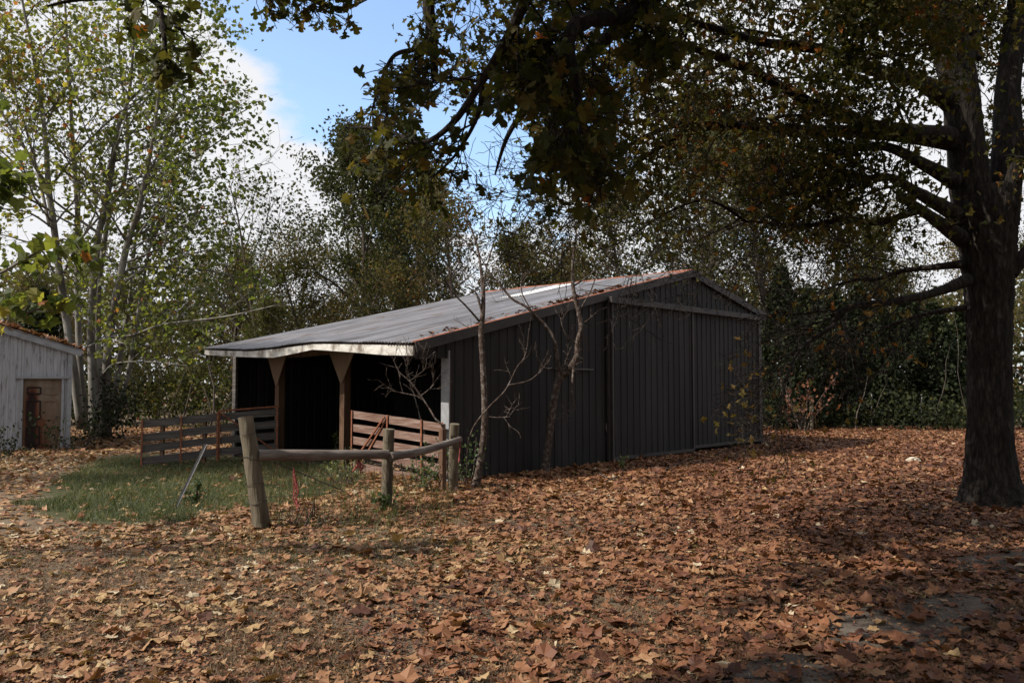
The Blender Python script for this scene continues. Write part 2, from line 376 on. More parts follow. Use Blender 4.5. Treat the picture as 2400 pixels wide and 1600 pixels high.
# ------------------------------------------------------------------ leaves
def fan(outline, centre):
    half = outline
    mirror = [(-x, y) for x, y in half[::-1] if abs(x) > 1e-6]
    pts = half + mirror
    V = np.array([(x, y, 0) for x, y in pts] + [(centre[0], centre[1], 0)], float)
    n = len(pts)
    return V, np.array([(n, i, (i + 1) % n) for i in range(n)])
SYC = fan([(0, 0.04), (0.22, -0.06), (0.48, 0.04), (0.42, 0.22), (0.60, 0.42), (0.38, 0.56), (0.20, 0.72), (0, 0.96)], (0, 0.34))
SYC_S = fan([(0, 0.0), (0.5, 0.02), (0.34, 0.2), (0.58, 0.46), (0, 1.0)], (0, 0.3))
OAK = fan([(0, 0.0), (0.09, 0.2), (0.24, 0.3), (0.15, 0.42), (0.45, 0.53), (0.43, 0.7), (0.2, 0.66), (0.25, 0.9), (0, 1.0)], (0, 0.5))
OAK_S = fan([(0, 0.0), (0.2, 0.3), (0.13, 0.42), (0.42, 0.6), (0.17, 0.68), (0, 1.0)], (0, 0.5))
QUAD = (np.array([(0, 0, 0), (0.38, 0.45, 0.06), (0, 1, 0), (-0.38, 0.5, 0.06)], float), np.array([(0, 1, 2), (0, 2, 3)]))
def rotations(n, tilt, down=0.0, flip=False):
    """random leaf poses: local y is the leaf's axis, z its face; tilt is the spread of the face off vertical"""
    yaw = rng.random(n) * 2 * np.pi
    th = rng.normal(0, tilt, n); ph = rng.normal(0, tilt, n) - down
    cy, sy, ct, st, cp, sp = np.cos(yaw), np.sin(yaw), np.cos(th), np.sin(th), np.cos(ph), np.sin(ph)
    Z = np.zeros(n); O = np.ones(n)
    Rz = np.stack([cy, -sy, Z, sy, cy, Z, Z, Z, O], -1).reshape(n, 3, 3)
    Rx = np.stack([O, Z, Z, Z, cp, -sp, Z, sp, cp], -1).reshape(n, 3, 3)
    Ry = np.stack([ct, Z, st, Z, O, Z, -st, Z, ct], -1).reshape(n, 3, 3)
    return Rz @ Rx @ Ry
def scatter(geo, tpl, pos, rot, size, tint, curl=0.0, wave=0.0):
    V0, T0 = tpl; n = len(pos)
    if n == 0: return
    V = np.repeat(V0[None], n, 0)
    if curl:
        k = rng.normal(0.25 * curl, curl, (n, 1)); k2 = rng.normal(0, curl, (n, 1))
        V[:, :, 2] += k * V[:, :, 0] ** 2 * 2 + k2 * (V[:, :, 1] - 0.45) ** 2
    if wave:
        V[:, :, 2] += rng.normal(0, wave, V.shape[:2])
    V = V * np.asarray(size)[:, None, None]
    V = np.einsum('nij,nkj->nki', rot, V) + np.asarray(pos)[:, None, :]
    T = (T0[None] + (np.arange(n) * len(V0))[:, None, None]).reshape(-1, 3)
    geo.add(V.reshape(-1, 3), T, None, np.repeat(tint, len(V0)))

# ------------------------------------------------------------------ branches
def wander(p0, d0, L, n, wig, lift=0.0, rs=None):
    rs = rs or rng
    p = np.asarray(p0, float); d = np.asarray(d0, float); d = d / np.linalg.norm(d)
    out = [p]; st = L / n
    for i in range(n):
        d = d + rs.normal(0, wig, 3) + np.array([0, 0, lift]); d /= np.linalg.norm(d)
        p = p + d * st; out.append(p)
    return np.array(out)
def spline(pts, n):
    P = np.asarray(pts, float)
    t = np.linspace(0, len(P) - 1, n); i = np.minimum(t.astype(int), len(P) - 2); f = (t - i)[:, None]
    g = lambda k: P[np.clip(k, 0, len(P) - 1)]
    a, b, c, d = g(i - 1), g(i), g(i + 1), g(i + 2)
    return 0.5 * (2 * b + (c - a) * f + (2 * a - 5 * b + 4 * c - d) * f ** 2 + (3 * b - a - 3 * c + d) * f ** 3)
def side_dir(d, out, ang):
    d = d / np.linalg.norm(d)
    r = rng.normal(0, 1, 3) + out
    r = r - d * np.dot(r, d); r /= np.linalg.norm(r) + 1e-9
    return d * math.cos(ang) + r * math.sin(ang)
REJECT = None
def sprout(geo, path, r0, levels, count, length, bias=(0, 0, 0), lift=0.03, anchors=None, start=0.3, sides=4, wig=0.12, ang=(0.5, 1.1)):
    """side branches of a path, level by level; twig ends go to anchors"""
    bias = np.asarray(bias, float)
    T = np.gradient(path, axis=0)
    for k in range(count):
        f = start + (1 - start) * (k + rng.random()) / count
        i = min(int(f * (len(path) - 1)), len(path) - 2); q = f * (len(path) - 1) - i
        p = path[i] * (1 - q) + path[i + 1] * q
        d = side_dir(T[i], bias, rng.uniform(*ang))
        L = length * rng.uniform(0.55, 1.15) * (1.15 - 0.5 * f)
        b = wander(p, d, L, 5 if levels > 1 else 4, wig, lift)
        if REJECT is not None and REJECT(b).any(): continue
        r = max(r0 * (1.1 - 0.75 * f) * 0.5, 0.004)
        geo.tube(b, np.linspace(r, max(r * 0.3, 0.003), len(b)), sides, cap=False)
        if levels > 1:
            sprout(geo, b, r, levels - 1, max(3, int(count * 0.6)), length * 0.5, bias * 0.5, lift, anchors, 0.25, 3, wig * 1.2, ang)
        elif anchors is not None:
            anchors.extend(b[1:])

# ================================================================== the ground
def gz(x, y):
    return 0.05 * (fbm(x, y, 3.0, 3) - 0.5) + 0.02 * (vnoise(x, y, 0.5, 9) - 0.5)
GRASS = [gp(*q) for q in [(255, 1068), (420, 1062), (560, 1070), (820, 1078), (850, 1130), (760, 1165), (620, 1185), (520, 1190), (430, 1225), (200, 1235), (60, 1185), (150, 1120)]]
SLABS = [[(1913, 1468), (1940, 1451), (2008, 1434), (2110, 1417), (2178, 1400), (2297, 1403), (2330, 1430), (2280, 1471), (2212, 1508), (2161, 1532), (2042, 1519), (1940, 1502)],
         [(1660, 1618), (1692, 1600), (1790, 1549), (1872, 1539), (1974, 1570), (1990, 1640), (1700, 1680)],
         [(2205, 1325), (2246, 1311), (2410, 1298), (2470, 1320), (2430, 1345), (2246, 1343)]]
SLABS = [[gp(*q) for q in s] for s in SLABS]
def axis(lo, a, b, step, hi, g=1.25):
    m = list(np.arange(a, b + 1e-6, step)); s = step
    while m[-1] < hi: s *= g; m.append(m[-1] + s)
    s = step
    while m[0] > lo: s *= g; m.insert(0, m[0] - s)
    return np.array(m)
gx, gy = axis(-900, -14, 16, 0.16, 900), axis(-300, 3, 30, 0.16, 1500)
X, Y = np.meshgrid(gx, gy)
near = np.clip(1.2 - np.hypot(X, Y - 14) / 40, 0, 1)
Z = gz(X, Y) * near
g = Geo()
i, j = np.meshgrid(np.arange(len(gy) - 1), np.arange(len(gx) - 1), indexing='ij'); nx = len(gx)
grassy = inside(GRASS, X + 0.5 * (vnoise(X, Y, 0.7, 4) - 0.5), Y + 0.8 * (vnoise(X, Y, 0.7, 5) - 0.5)).astype(float)
g.add(np.stack([X, Y, Z], -1).reshape(-1, 3), None, np.stack([i * nx + j, i * nx + j + 1, (i + 1) * nx + j + 1, (i + 1) * nx + j], -1).reshape(-1, 4), grassy.ravel())
m, t, o = mat('earth')
tcn = N(t, 'ShaderNodeTexCoord')
n1 = N(t, 'ShaderNodeTexNoise'); n1.inputs['Scale'].default_value = 0.9; n1.inputs['Detail'].default_value = 8; n1.inputs['Roughness'].default_value = 0.7
n2 = N(t, 'ShaderNodeTexNoise'); n2.inputs['Scale'].default_value = 38; n2.inputs['Detail'].default_value = 6; n2.inputs['Roughness'].default_value = 0.75
for q in (n1, n2): t.links.new(tcn.outputs['Object'], q.inputs['Vector'])
c1 = ramp(t, [(0.3, (0.085, 0.06, 0.042)), (0.5, (0.16, 0.12, 0.084)), (0.7, (0.24, 0.19, 0.135))], n1.outputs['Fac'])
c2 = ramp(t, [(0.3, (0.35, 0.33, 0.3)), (0.5, (0.9, 0.9, 0.9)), (0.7, (1.3, 1.28, 1.2))], n2.outputs['Fac'])
mm = N(t, 'ShaderNodeMixRGB', blend_type='MULTIPLY'); mm.inputs['Fac'].default_value = 1
t.links.new(c1, mm.inputs['Color1']); t.links.new(c2, mm.inputs['Color2'])
ga = N(t, 'ShaderNodeAttribute', attribute_name='tint')
mg = N(t, 'ShaderNodeMixRGB'); mg.inputs['Color2'].default_value = (0.06, 0.062, 0.03, 1)
t.links.new(ga.outputs['Fac'], mg.inputs['Fac']); t.links.new(mm.outputs[0], mg.inputs['Color1'])
pb = N(t, 'ShaderNodeBsdfPrincipled'); pb.inputs['Roughness'].default_value = 1; pb.inputs['Specular IOR Level'].default_value = 0.1
t.links.new(mg.outputs[0], pb.inputs['Base Color'])
bb = N(t, 'ShaderNodeBump'); bb.inputs['Strength'].default_value = 0.8; bb.inputs['Distance'].default_value = 0.03
t.links.new(n2.outputs['Fac'], bb.inputs['Height']); t.links.new(bb.outputs[0], pb.inputs['Normal'])
t.links.new(pb.outputs[0], o.inputs['Surface'])
g.build('ground', m, smooth=True, kind='structure')

# old broken path of concrete slabs, showing between the leaves
path = bpy.data.objects.new('path', None); COL.objects.link(path); tag(path, kind='structure')
for s in SLABS:
    s = np.array(s)
    P = spline(np.vstack([s, s[:1]]), 48)[:-1]
    P[:, :2] += rng.normal(0, 0.02, (len(P), 2)); P[:, 2] = -0.06
    Geo().prism(P, (0, 0, 0.085)).build('slab', M['slab'], path)

# ================================================================== the barn
A = gp(1050, 1129)
a43 = R(43.0)
U = np.array([math.sin(a43), math.cos(a43), 0]); Vv = np.array([-math.cos(a43), math.sin(a43), 0]); ZZ = np.array([0, 0, 1.0])
def B(u, t, z): return A * np.array([1, 1, 0]) + U * u + Vv * t + ZZ * z
RU, RZ, UR, LEN, OV, GO = 8.04, 4.44, 11.58, 7.3, 0.82, 0.14       # ridge, right wall, length, eave overhang, gable overhang
def locate(px, py, u):
    p = on_plane(px, py, B(u, 0, 0), U)
    d = p - A
    return float(np.dot(d, Vv)), float(p[2])
EAVE = sorted(locate(px, py, -OV) for px, py in [(968, 805), (900, 804), (820, 803), (735, 802), (690, 808), (640, 815), (590, 820), (540, 819), (480, 817)])
FASB = sorted(locate(px, py, -OV) for px, py in [(968, 833), (900, 832), (820, 825), (732, 819), (690, 828), (640, 838), (590, 837), (540, 835), (480, 831)])
ez = lambda t: np.interp(t, [q[0] for q in EAVE], [q[1] for q in EAVE])
fz = lambda t: np.interp(t, [q[0] for q in FASB], [q[1] for q in FASB])
T0, T1 = EAVE[0][0], max(EAVE[-1][0], 7.1)
print('eave', EAVE, T0, T1)
EZ0 = EAVE[0][1]
SL = (RZ - EZ0) / (RU + OV)
def roof_z(u, t=0.0):
    if u > RU: return RZ - 0.215 * (u - RU)
    s = (u + OV) / (RU + OV)
    return EZ0 + (RZ - EZ0) * s + (ez(t) - EZ0) * (1 - s) ** 1.6
barn = thing('barn', 'long low barn with corrugated roof, open lean-to side and dark brown metal gable', 'barn', B(0, 0, 0))

def ribbed(u0, u1, zlo, ztop, t, rib=0.23, d=0.014, proud=0.0, back=False):
    """a sheet of ribbed siding in the gable plane at length t, between u0 and u1"""
    us = []; k = 0
    w = u1 - u0; n = max(1, round(w / rib)); st = w / n
    for k in range(n):
        a = u0 + k * st
        us += [(a, 0), (a + st * 0.36, 0), (a + st * 0.42, 1), (a + st * 0.58, 1), (a + st * 0.64, 0)]
    us.append((u1, 0))
    V, Q = [], []
    sg = -1 if not back else 1
    for (u, r) in us:
        off = t + sg * (r * d + proud)
        V += [B(u, off, zlo(u) if callable(zlo) else zlo), B(u, off, ztop(u) if callable(ztop) else ztop)]
    for q in range(len(us) - 1):
        Q.append((2 * q, 2 * q + 2, 2 * q + 3, 2 * q + 1))
    return V, Q
top_w = lambda u: roof_z(u, 0) - 0.05
# gable wall in sheets
edges = list(np.arange(0.0, 4.5, 0.92)) + [4.55]
edges = [0.06, 0.95, 1.85, 2.75, 3.65, 4.55]
for a, b in zip(edges[:-1], edges[1:]):
    Vq, Q = ribbed(a, b - 0.004, -0.1, top_w, 0.0)
    Geo().add(Vq, None, Q).build('siding_sheet', M['siding'], barn)
Vq, Q = ribbed(-OV + 0.06, 0.056, lambda u: 2.13 + 0.05 * u, top_w, 0.0)
Geo().add(Vq, None, Q).build('siding_sheet', M['siding'], barn)
ue = [4.55, 5.46, 6.37, 7.28, RU, 8.95, 9.85, 10.75, UR]
for a, b in zip(ue[:-1], ue[1:]):                                      # gable above the sliding doors
    Vq, Q = ribbed(a, b - 0.004, 3.4, top_w, 0.0)
    Geo().add(Vq, None, Q).build('siding_sheet', M['siding'], barn)
# sliding doors
for (a, b, pr, zl) in ((4.62, 7.93, 0.10, 0.06), (7.93, 11.50, 0.045, 0.12)):
    Vq, Q = ribbed(a, b, zl, 3.42, 0.0, rib=0.23, proud=pr)
    dr = Geo().add(Vq, None, Q).build('sliding_door', M['siding'], barn)
    for e in (a, b - 0.03):
        Geo().box(B(e + 0.015, -pr - 0.014, (zl + 3.4) / 2), U * 0.03, Vv * 0.022, ZZ * (3.4 - zl) / 2).build('door_edge', M['siding_trim'], dr)
    Geo().box(B((a + b) / 2, -pr - 0.012, zl + 0.03), U * (b - a) / 2 * 0.985, Vv * 0.026, ZZ * 0.035).build('bottom_rail', M['siding_trim'], dr)
Geo().bar(B(4.50, -0.16, 3.47), B(UR + 0.05, -0.16, 3.47), 0.10, 0.13).build('door_track', M['siding_trim'], barn)
Geo().box(B(4.585, -0.05, 1.72), U * 0.045, Vv * 0.03, ZZ * 1.72).build('corner_trim', M['siding_trim'], barn)
Geo().box(B(UR + 0.01, -0.02, 1.8), U * 0.06, Vv * 0.045, ZZ * 1.9).build('corner_trim', M['siding_trim'], barn)
Geo().bar(B(2.78, -0.05, 1.98), B(4.02, -0.05, 1.98), 0.05, 0.035).build('wall_bracket', M['dark_steel'], barn)
# bright corner trim of the lean-to
Geo().box(B(-0.012, 0.06, 1.12), U * 0.012, Vv * 0.10, ZZ * 1.14).build('corner_trim', M['white_trim'], barn)
Geo().box(B(0.08, 0.08, 1.1), U * 0.075, Vv * 0.075, ZZ * 1.15).build('post', M['post_wood'], barn)
# other walls
def wall_line(u0, t0, u1, t1, z0, z1f, name='siding_sheet', m='siding'):
    p, q = np.array([u0, t0]), np.array([u1, t1]); L = np.linalg.norm(q - p); n = max(1, round(L / 0.92))
    for k in range(n):
        pa, pb_ = p + (q - p) * k / n, p + (q - p) * (k + 1) / n
        d = (q - p) / L; nrm_ = np.array([d[1], -d[0]])
        V, Qd = [], []
        m_ = 4
        us = []
        for r in range(m_):
            a = r / m_
            us += [(a, 0), (a + 0.36 / m_, 0), (a + 0.42 / m_, 1), (a + 0.58 / m_, 1), (a + 0.64 / m_, 0)]
        us.append((1.0, 0))
        for (f, r) in us:
            w = pa + (pb_ - pa) * f + nrm_ * r * 0.022
            V += [B(w[0], w[1], z0), B(w[0], w[1], z1f(w[0], w[1]))]
        for r in range(len(us) - 1): Qd.append((2 * r, 2 * r + 2, 2 * r + 3, 2 * r + 1))
        Geo().add(V, None, Qd).build(name, M[m], barn)
rz2 = lambda u, t: roof_z(u, t) - 0.06
wall_line(UR, 0, UR, LEN, -0.1, rz2)
wall_line(RU, LEN, 0.0, LEN, -0.1, rz2)
wall_line(UR, LEN, RU, LEN, -0.1, rz2)
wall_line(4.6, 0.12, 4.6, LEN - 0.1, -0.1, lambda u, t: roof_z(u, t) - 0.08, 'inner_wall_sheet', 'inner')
Geo().box(B(-0.02, LEN, 1.15), U * 0.03, Vv * 0.07, ZZ * 1.2).build('corner_trim', M['grey_board'], barn)  # white trim coloured grey for the shade it stands in
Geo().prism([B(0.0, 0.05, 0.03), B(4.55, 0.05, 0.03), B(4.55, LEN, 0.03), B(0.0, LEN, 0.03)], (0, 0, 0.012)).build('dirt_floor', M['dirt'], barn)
# lean-to posts, gussets, beam, rafters
for (px, nm) in ((808, 0), (655, 1)):
    d = ray(px, 1000); o2 = np.array([0, 0, EYE])
    k = np.dot(B(0.05, 0, 0) - o2, U) / np.dot(d, U); p = o2 + d * k
    t = float(np.dot(p - A, Vv))
    Geo().box(B(0.05, t, 1.1), U * 0.075, Vv * 0.075, ZZ * 1.15).build('post', M['post_wood'], barn)
    zt = float(rz2(0, t)) - 0.08; 
    w = 0.54 if nm == 0 else 0.46
    Geo().prism([B(-0.03, t - w, zt), B(-0.03, t + w, zt), B(-0.03, t + 0.03, zt - 0.80), B(-0.03, t - 0.03, zt - 0.80)], U * -0.02).build('gusset', M['gusset'], barn)
bm = Geo()
tt = np.linspace(0.1, LEN, 12)
for t0, t1 in zip(tt[:-1], tt[1:]):
    bm.bar(B(0.05, t0, float(rz2(0, t0)) - 0.16), B(0.05, t1, float(rz2(0, t1)) - 0.16), 0.09, 0.24)
bm.build('eave_beam', M['post_wood'], barn)
for t in np.linspace(0.15, LEN - 0.1, 9):
    Geo().bar(B(-OV + 0.05, t, roof_z(-OV + 0.05, t) - 0.10), B(4.5, t, roof_z(4.5, t) - 0.10), 0.045, 0.13).build('rafter', M['post_wood'], barn)
# white fascia boards along the eave
fb = [T0, locate(732, 810, -OV)[0], locate(640, 825, -OV)[0], locate(548, 825, -OV)[0], T1]
for n_, (t0, t1) in enumerate(zip(fb[:-1], fb[1:])):
    gq = Geo(); ts = np.linspace(t0 + 0.004, t1 - 0.004, 9)
    tw = rng.normal(0, 0.006)
    V, Q = [], []
    for t in ts:
        for (du, z) in ((-0.0, ez(t) - 0.028), (-0.0, fz(t)), (0.035, fz(t)), (0.035, ez(t) - 0.028)):
            V.append(B(-OV + du + tw, t, float(z)))
    for r in range(len(ts) - 1):
        for s in range(4):
            Q.append((r * 4 + s, r * 4 + (s + 1) % 4, r * 4 + 4 + (s + 1) % 4, r * 4 + 4 + s))
    Q += [(0, 3, 2, 1), (len(V) - 4, len(V) - 3, len(V) - 2, len(V) - 1)]
    gq.add(V, None, Q).build('fascia_board', M['white_wood'], barn)
# corrugated roof sheets
def sheet(t0, t1, u0, u1, lift, waves=9, rows=26, amp=0.014):
    global SHEET_TINT
    tsv = np.linspace(t0, t1, waves * 6 + 1); uv = np.linspace(u0, u1, rows)
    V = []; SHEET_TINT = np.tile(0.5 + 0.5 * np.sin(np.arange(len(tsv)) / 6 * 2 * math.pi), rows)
    for u in uv:
        jag = 0.012 * math.sin(t0 * 40) if u == u0 else 0
        for k, t in enumerate(tsv):
            V.append(B(u - 0.04 * (u == uv[0]) + jag, t, float(roof_z(u, t)) + lift + amp * math.sin(k / 6 * 2 * math.pi)))
    n = len(tsv); Q = []
    for r in range(rows - 1):
        for k in range(n - 1):
            Q.append((r * n + k, r * n + k + 1, (r + 1) * n + k + 1, (r + 1) * n + k))
    return V, Q
ns = 11
st = (T1 - T0) / ns
ref = B(2, 0, roof_z(2)); nn = np.cross(Vv, U + ZZ * SL); nn /= np.linalg.norm(nn)
for px, py in ((1168, 703), (1400, 648), (1395, 660), (1250, 700)):
    p = on_plane(px, py, ref, nn); print('skylight', px, py, np.dot(p - A, U), np.dot(p - A, Vv))
SKY_T = float(np.dot(on_plane(1200, 697, ref, nn) - A, Vv)); SKY_U = float(np.dot(on_plane(1175, 701, ref, nn) - A, U))
ksky = min(ns - 1, max(0, int((SKY_T - T0) / st)))
for k in range(ns):
    t0, t1 = T0 + k * st, T0 + (k + 1) * st + 0.03
    lift = 0.006 * (k % 2) + 0.012
    if k == ksky:
        V, Q = sheet(t0, t1, -OV, SKY_U, lift)
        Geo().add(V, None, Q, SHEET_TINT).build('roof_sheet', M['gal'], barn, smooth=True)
        V, Q = sheet(t0, t1, SKY_U + 0.004, RU - 0.4, lift + 0.008)
        s = Geo().add(V, None, Q).build('skylight_sheet', M['skylight'], barn, smooth=True); s['label'] = 'white translucent roof sheet let into the grey roof'
        V, Q = sheet(t0, t1, RU - 0.4, RU, lift, rows=6)
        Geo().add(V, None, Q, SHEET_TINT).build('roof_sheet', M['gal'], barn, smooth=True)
    else:
        V, Q = sheet(t0, t1, -OV, RU, lift)
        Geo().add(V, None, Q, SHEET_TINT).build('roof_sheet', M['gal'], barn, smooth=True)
    V, Q = sheet(t0, t1, RU, UR + 0.35, lift, rows=5)
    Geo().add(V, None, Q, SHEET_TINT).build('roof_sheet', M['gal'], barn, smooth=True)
# ridge cap, rusty rake flashing, rake boards
V, Q = [], []
for k, t in enumerate(np.linspace(T0 - 0.03, T1 + 0.03, 14)):
    for (du, dz) in ((-0.2, -0.02), (0, 0.035), (0.2, -0.012)):
        V.append(B(RU + du, t, roof_z(RU + du) + dz + 0.012 + 0.008 * math.sin(k * 2.1)))
for k in range(13):
    for s in range(2): Q.append((k * 3 + s, k * 3 + s + 1, k * 3 + 4 + s, k * 3 + 3 + s))
Geo().add(V, None, Q).build('ridge_cap', M['rust_edge'], barn)
for (u0, u1) in ((-OV + 0.0, RU), (RU, UR + 0.35)):
    gq, gb = Geo(), Geo()
    uu = np.linspace(u0, u1, 12)
    for a, b in zip(uu[:-1], uu[1:]):
        za, zb = roof_z(a, 0), roof_z(b, 0)
        gq.bar(B(a, T0 + 0.03, za + 0.028), B(b, T0 + 0.03, zb + 0.028), 0.17, 0.012)
    gb.bar(B(u0 + 0.02, T0 - 0.05, roof_z(u0 + 0.02) - 0.055), B(u1, T0 - 0.05, roof_z(u1) - 0.055), 0.03, 0.17)
    gq.build('rake_flashing', M['rust_edge'], barn)
    gb.build('rake_board', M['siding_trim'], barn)

# ================================================================== the white shed
S0 = gp(163, 1052)
sd = np.array([-0.88, -0.47, 0]); sd /= np.linalg.norm(sd); sb = np.array([sd[1], -sd[0], 0])      # along the gable to the left, and back
if sb[1] < 0: sb = -sb
def Sp(a, b, z): return S0 + sd * a + sb * b + ZZ * z
shed = thing('shed', 'small white metal shed with a rust-stained door beside the pale-stemmed tree', 'shed', S0)
z0 = at(168, 822, S0[1])[2]
_p = on_plane(0, 771, S0, sb)                                     # the roof edge where it leaves the frame
SSL = float((_p[2] - z0) / np.dot(_p - S0, sd))
sroof = lambda a: z0 + SSL * a if a < 3.0 else z0 + SSL * (6.0 - a)
da, db = float(np.dot(on_plane(143, 960, S0, sb) - S0, sd)), float(np.dot(on_plane(53, 960, S0, sb) - S0, sd))
dz_ = at(100, 887, S0[1])[2]
print('shed', z0, da, db, dz_, S0)
def shed_sheet(a0, a1, zl, ztop=None):
    V, Q, us = [], [], []
    n = max(1, round((a1 - a0) / 0.15)); s_ = (a1 - a0) / n
    for k in range(n):
        e = a0 + k * s_
        us += [(e, 0), (e + s_ * 0.55, 0), (e + s_ * 0.65, 1), (e + s_ * 0.85, 1), (e + s_ * 0.95, 0)]
    us.append((a1, 0))
    for (e, r) in us:
        V += [Sp(e, -0.018 * r, zl), Sp(e, -0.018 * r, (ztop if ztop else sroof(e) - 0.06))]
    for k in range(len(us) - 1): Q.append((2 * k, 2 * k + 2, 2 * k + 3, 2 * k + 1))
    return V, Q
for (a0, a1, zl, zt) in ((0.06, da - 0.06, -0.1, None), (da - 0.06, (da + db) / 2, dz_ + 0.06, None), ((da + db) / 2, db + 0.06, dz_ + 0.06, None), (db + 0.06, db + 1.0, -0.1, None), (db + 1.0, db + 1.95, -0.1, None), (db + 1.95, 4.2, -0.1, None), (4.2, 5.1, -0.1, None), (5.1, 6.0, -0.1, None)):
    V, Q = shed_sheet(a0, a1 - 0.004, zl, zt)
    Geo().add(V, None, Q).build('siding_sheet', M['white_siding'], shed)
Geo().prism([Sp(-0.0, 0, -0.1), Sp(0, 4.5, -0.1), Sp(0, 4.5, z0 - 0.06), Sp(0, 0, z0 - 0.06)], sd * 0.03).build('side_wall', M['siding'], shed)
Geo().prism([Sp(5.97, 0, -0.1), Sp(5.97, 4.5, -0.1), Sp(5.97, 4.5, z0 - 0.06), Sp(5.97, 0, z0 - 0.06)], sd * 0.03).build('side_wall', M['white_siding'], shed)
Geo().box(Sp(0.035, -0.02, z0 / 2 - 0.05), sd * 0.05, sb * 0.03, ZZ * (z0 / 2)).build('corner_trim', M['white_trim'], shed)
for (a0, a1) in ((-0.22, 3.0), (3.0, 6.22)):
    Geo().bar(Sp(a0, -0.09, sroof(a0) + 0.0), Sp(a1, -0.09, sroof(a1) + 0.0), 0.03, 0.15).build('fascia_board', M['white_trim'], shed)
    Geo().prism([Sp(a0, -0.12, sroof(a0) + 0.08), Sp(a1, -0.12, sroof(a1) + 0.08), Sp(a1, 4.7, sroof(a1) + 0.08), Sp(a0, 4.7, sroof(a0) + 0.08)], (0, 0, 0.025)).build('roof', M['gal'], shed)
fr = Geo()
for e in (da - 0.03, db + 0.03): fr.box(Sp(e, -0.005, dz_ / 2), sd * 0.03, sb * 0.05, ZZ * dz_ / 2)
fr.box(Sp((da + db) / 2, -0.02, dz_ + 0.03), sd * ((db - da) / 2 + 0.17), sb * 0.06, ZZ * 0.03)
fr.build('door_frame', M['white_trim'], shed)
# e runs along the door from its right edge to its left one
def door_stain(e, f):
    n = 0.5 * vnoise(np.asarray(e) * 9, np.asarray(f) * 3, 1.0, 7) + 0.3 * vnoise(np.asarray(e) * 22, np.asarray(f) * 8, 1.0, 8)
    band = np.exp(-((np.asarray(e) - 0.78) / 0.14) ** 2) * np.clip((0.93 - f) * 5, 0, 1)
    low = np.exp(-((np.asarray(e) - 0.45) / 0.25) ** 2) * np.clip(0.75 - f, 0, 1)
    return np.clip(0.95 * band + 0.75 * low + 0.45 * (n - 0.25) + 0.12, 0, 1)
door_g = Geo()
ee, ff = np.meshgrid(np.linspace(0, 1, 19), np.linspace(0, 1, 31))
for b_off, flip in ((0.03, 0), (0.07, 1)):
    Vd = np.array([Sp(da + (db - da) * (0.001 + 0.998 * e), b_off, 0.004 + (dz_ - 0.008) * f) for e, f in zip(ee.ravel(), ff.ravel())])
    ii, jj = np.meshgrid(np.arange(30), np.arange(18), indexing='ij'); k0 = ii * 19 + jj
    door_g.add(Vd, None, np.stack([k0, k0 + 1, k0 + 20, k0 + 19], -1).reshape(-1, 4), door_stain(ee.ravel(), ff.ravel()))
door = door_g.build('door', M['door'], shed)
for (e, w) in ((0.28, 0.17), (0.72, 0.17)):
    for (f, h) in ((0.83, 0.10), (0.56, 0.26), (0.20, 0.26)):
        c = da + (db - da) * e; zc_ = dz_ * f; wd, hh = (db - da) * w, dz_ * h / 2
        q = Geo()
        for sg in (-1, 1):
            q.box(Sp(c + sg * wd, 0.024, zc_), sd * 0.018, sb * 0.012, ZZ * hh)
            q.box(Sp(c, 0.024, zc_ + sg * (hh - 0.009)), sd * (wd - 0.019), sb * 0.012, ZZ * 0.018)
        q.A = [np.broadcast_to(door_stain(e, f - 0.1), (len(v),)) for v in q.V]
        q.build('door_panel', M['door'], door)
Geo().tube([Sp(da + 0.10, 0.02, dz_ * 0.46), Sp(da + 0.10, -0.04, dz_ * 0.46)], [0.022, 0.028], 8).build('door_knob', M['dark_steel'], door)
q = Geo(); n = 1500
aa, b_ = rng.random(n) * 3.2 - 0.2, rng.random(n) ** 1.3 * 3.5 - 0.1
pos = np.array([Sp(x, y, sroof(x) + 0.115 + 0.03 * rng.random()) for x, y in zip(aa, b_)])
scatter(q, SYC_S, pos, rotations(n, 0.35), rng.uniform(0.09, 0.17, n), rng.random(n) * 0.8, 0.5, 0.05)
q.build('leaf_litter', M['litter'], None, kind='stuff', org=S0)

# ================================================================== gates, posts and rails by the barn
def board(gm, p, q, h, th, m, parent, wear=0.01):
    p, q = np.asarray(p, float), np.asarray(q, float)
    n = 7; P = p + (q - p) * np.linspace(0, 1, n)[:, None]
    d = (q - p) / np.linalg.norm(q - p); sdv = np.cross(d, ZZ)
    V, Q = [], []
    for k in range(n):
        up = h / 2 + rng.normal(0, wear * 0.35); lo = h / 2 + rng.normal(0, wear * 0.35); sx = rng.normal(0, wear * 0.4)
        for (a, b) in ((-th / 2, -lo), (th / 2, -lo), (th / 2, up), (-th / 2, up)):
            V.append(P[k] + sdv * (a + sx) + ZZ * b)
    for k in range(n - 1):
        for s in range(4): Q.append((4 * k + s, 4 * k + (s + 1) % 4, 4 * k + 4 + (s + 1) % 4, 4 * k + 4 + s))
    Q += [(0, 3, 2, 1), (4 * n - 4, 4 * n - 3, 4 * n - 2, 4 * n - 1)]
    return Geo().add(V, None, Q).build('board', m, parent)
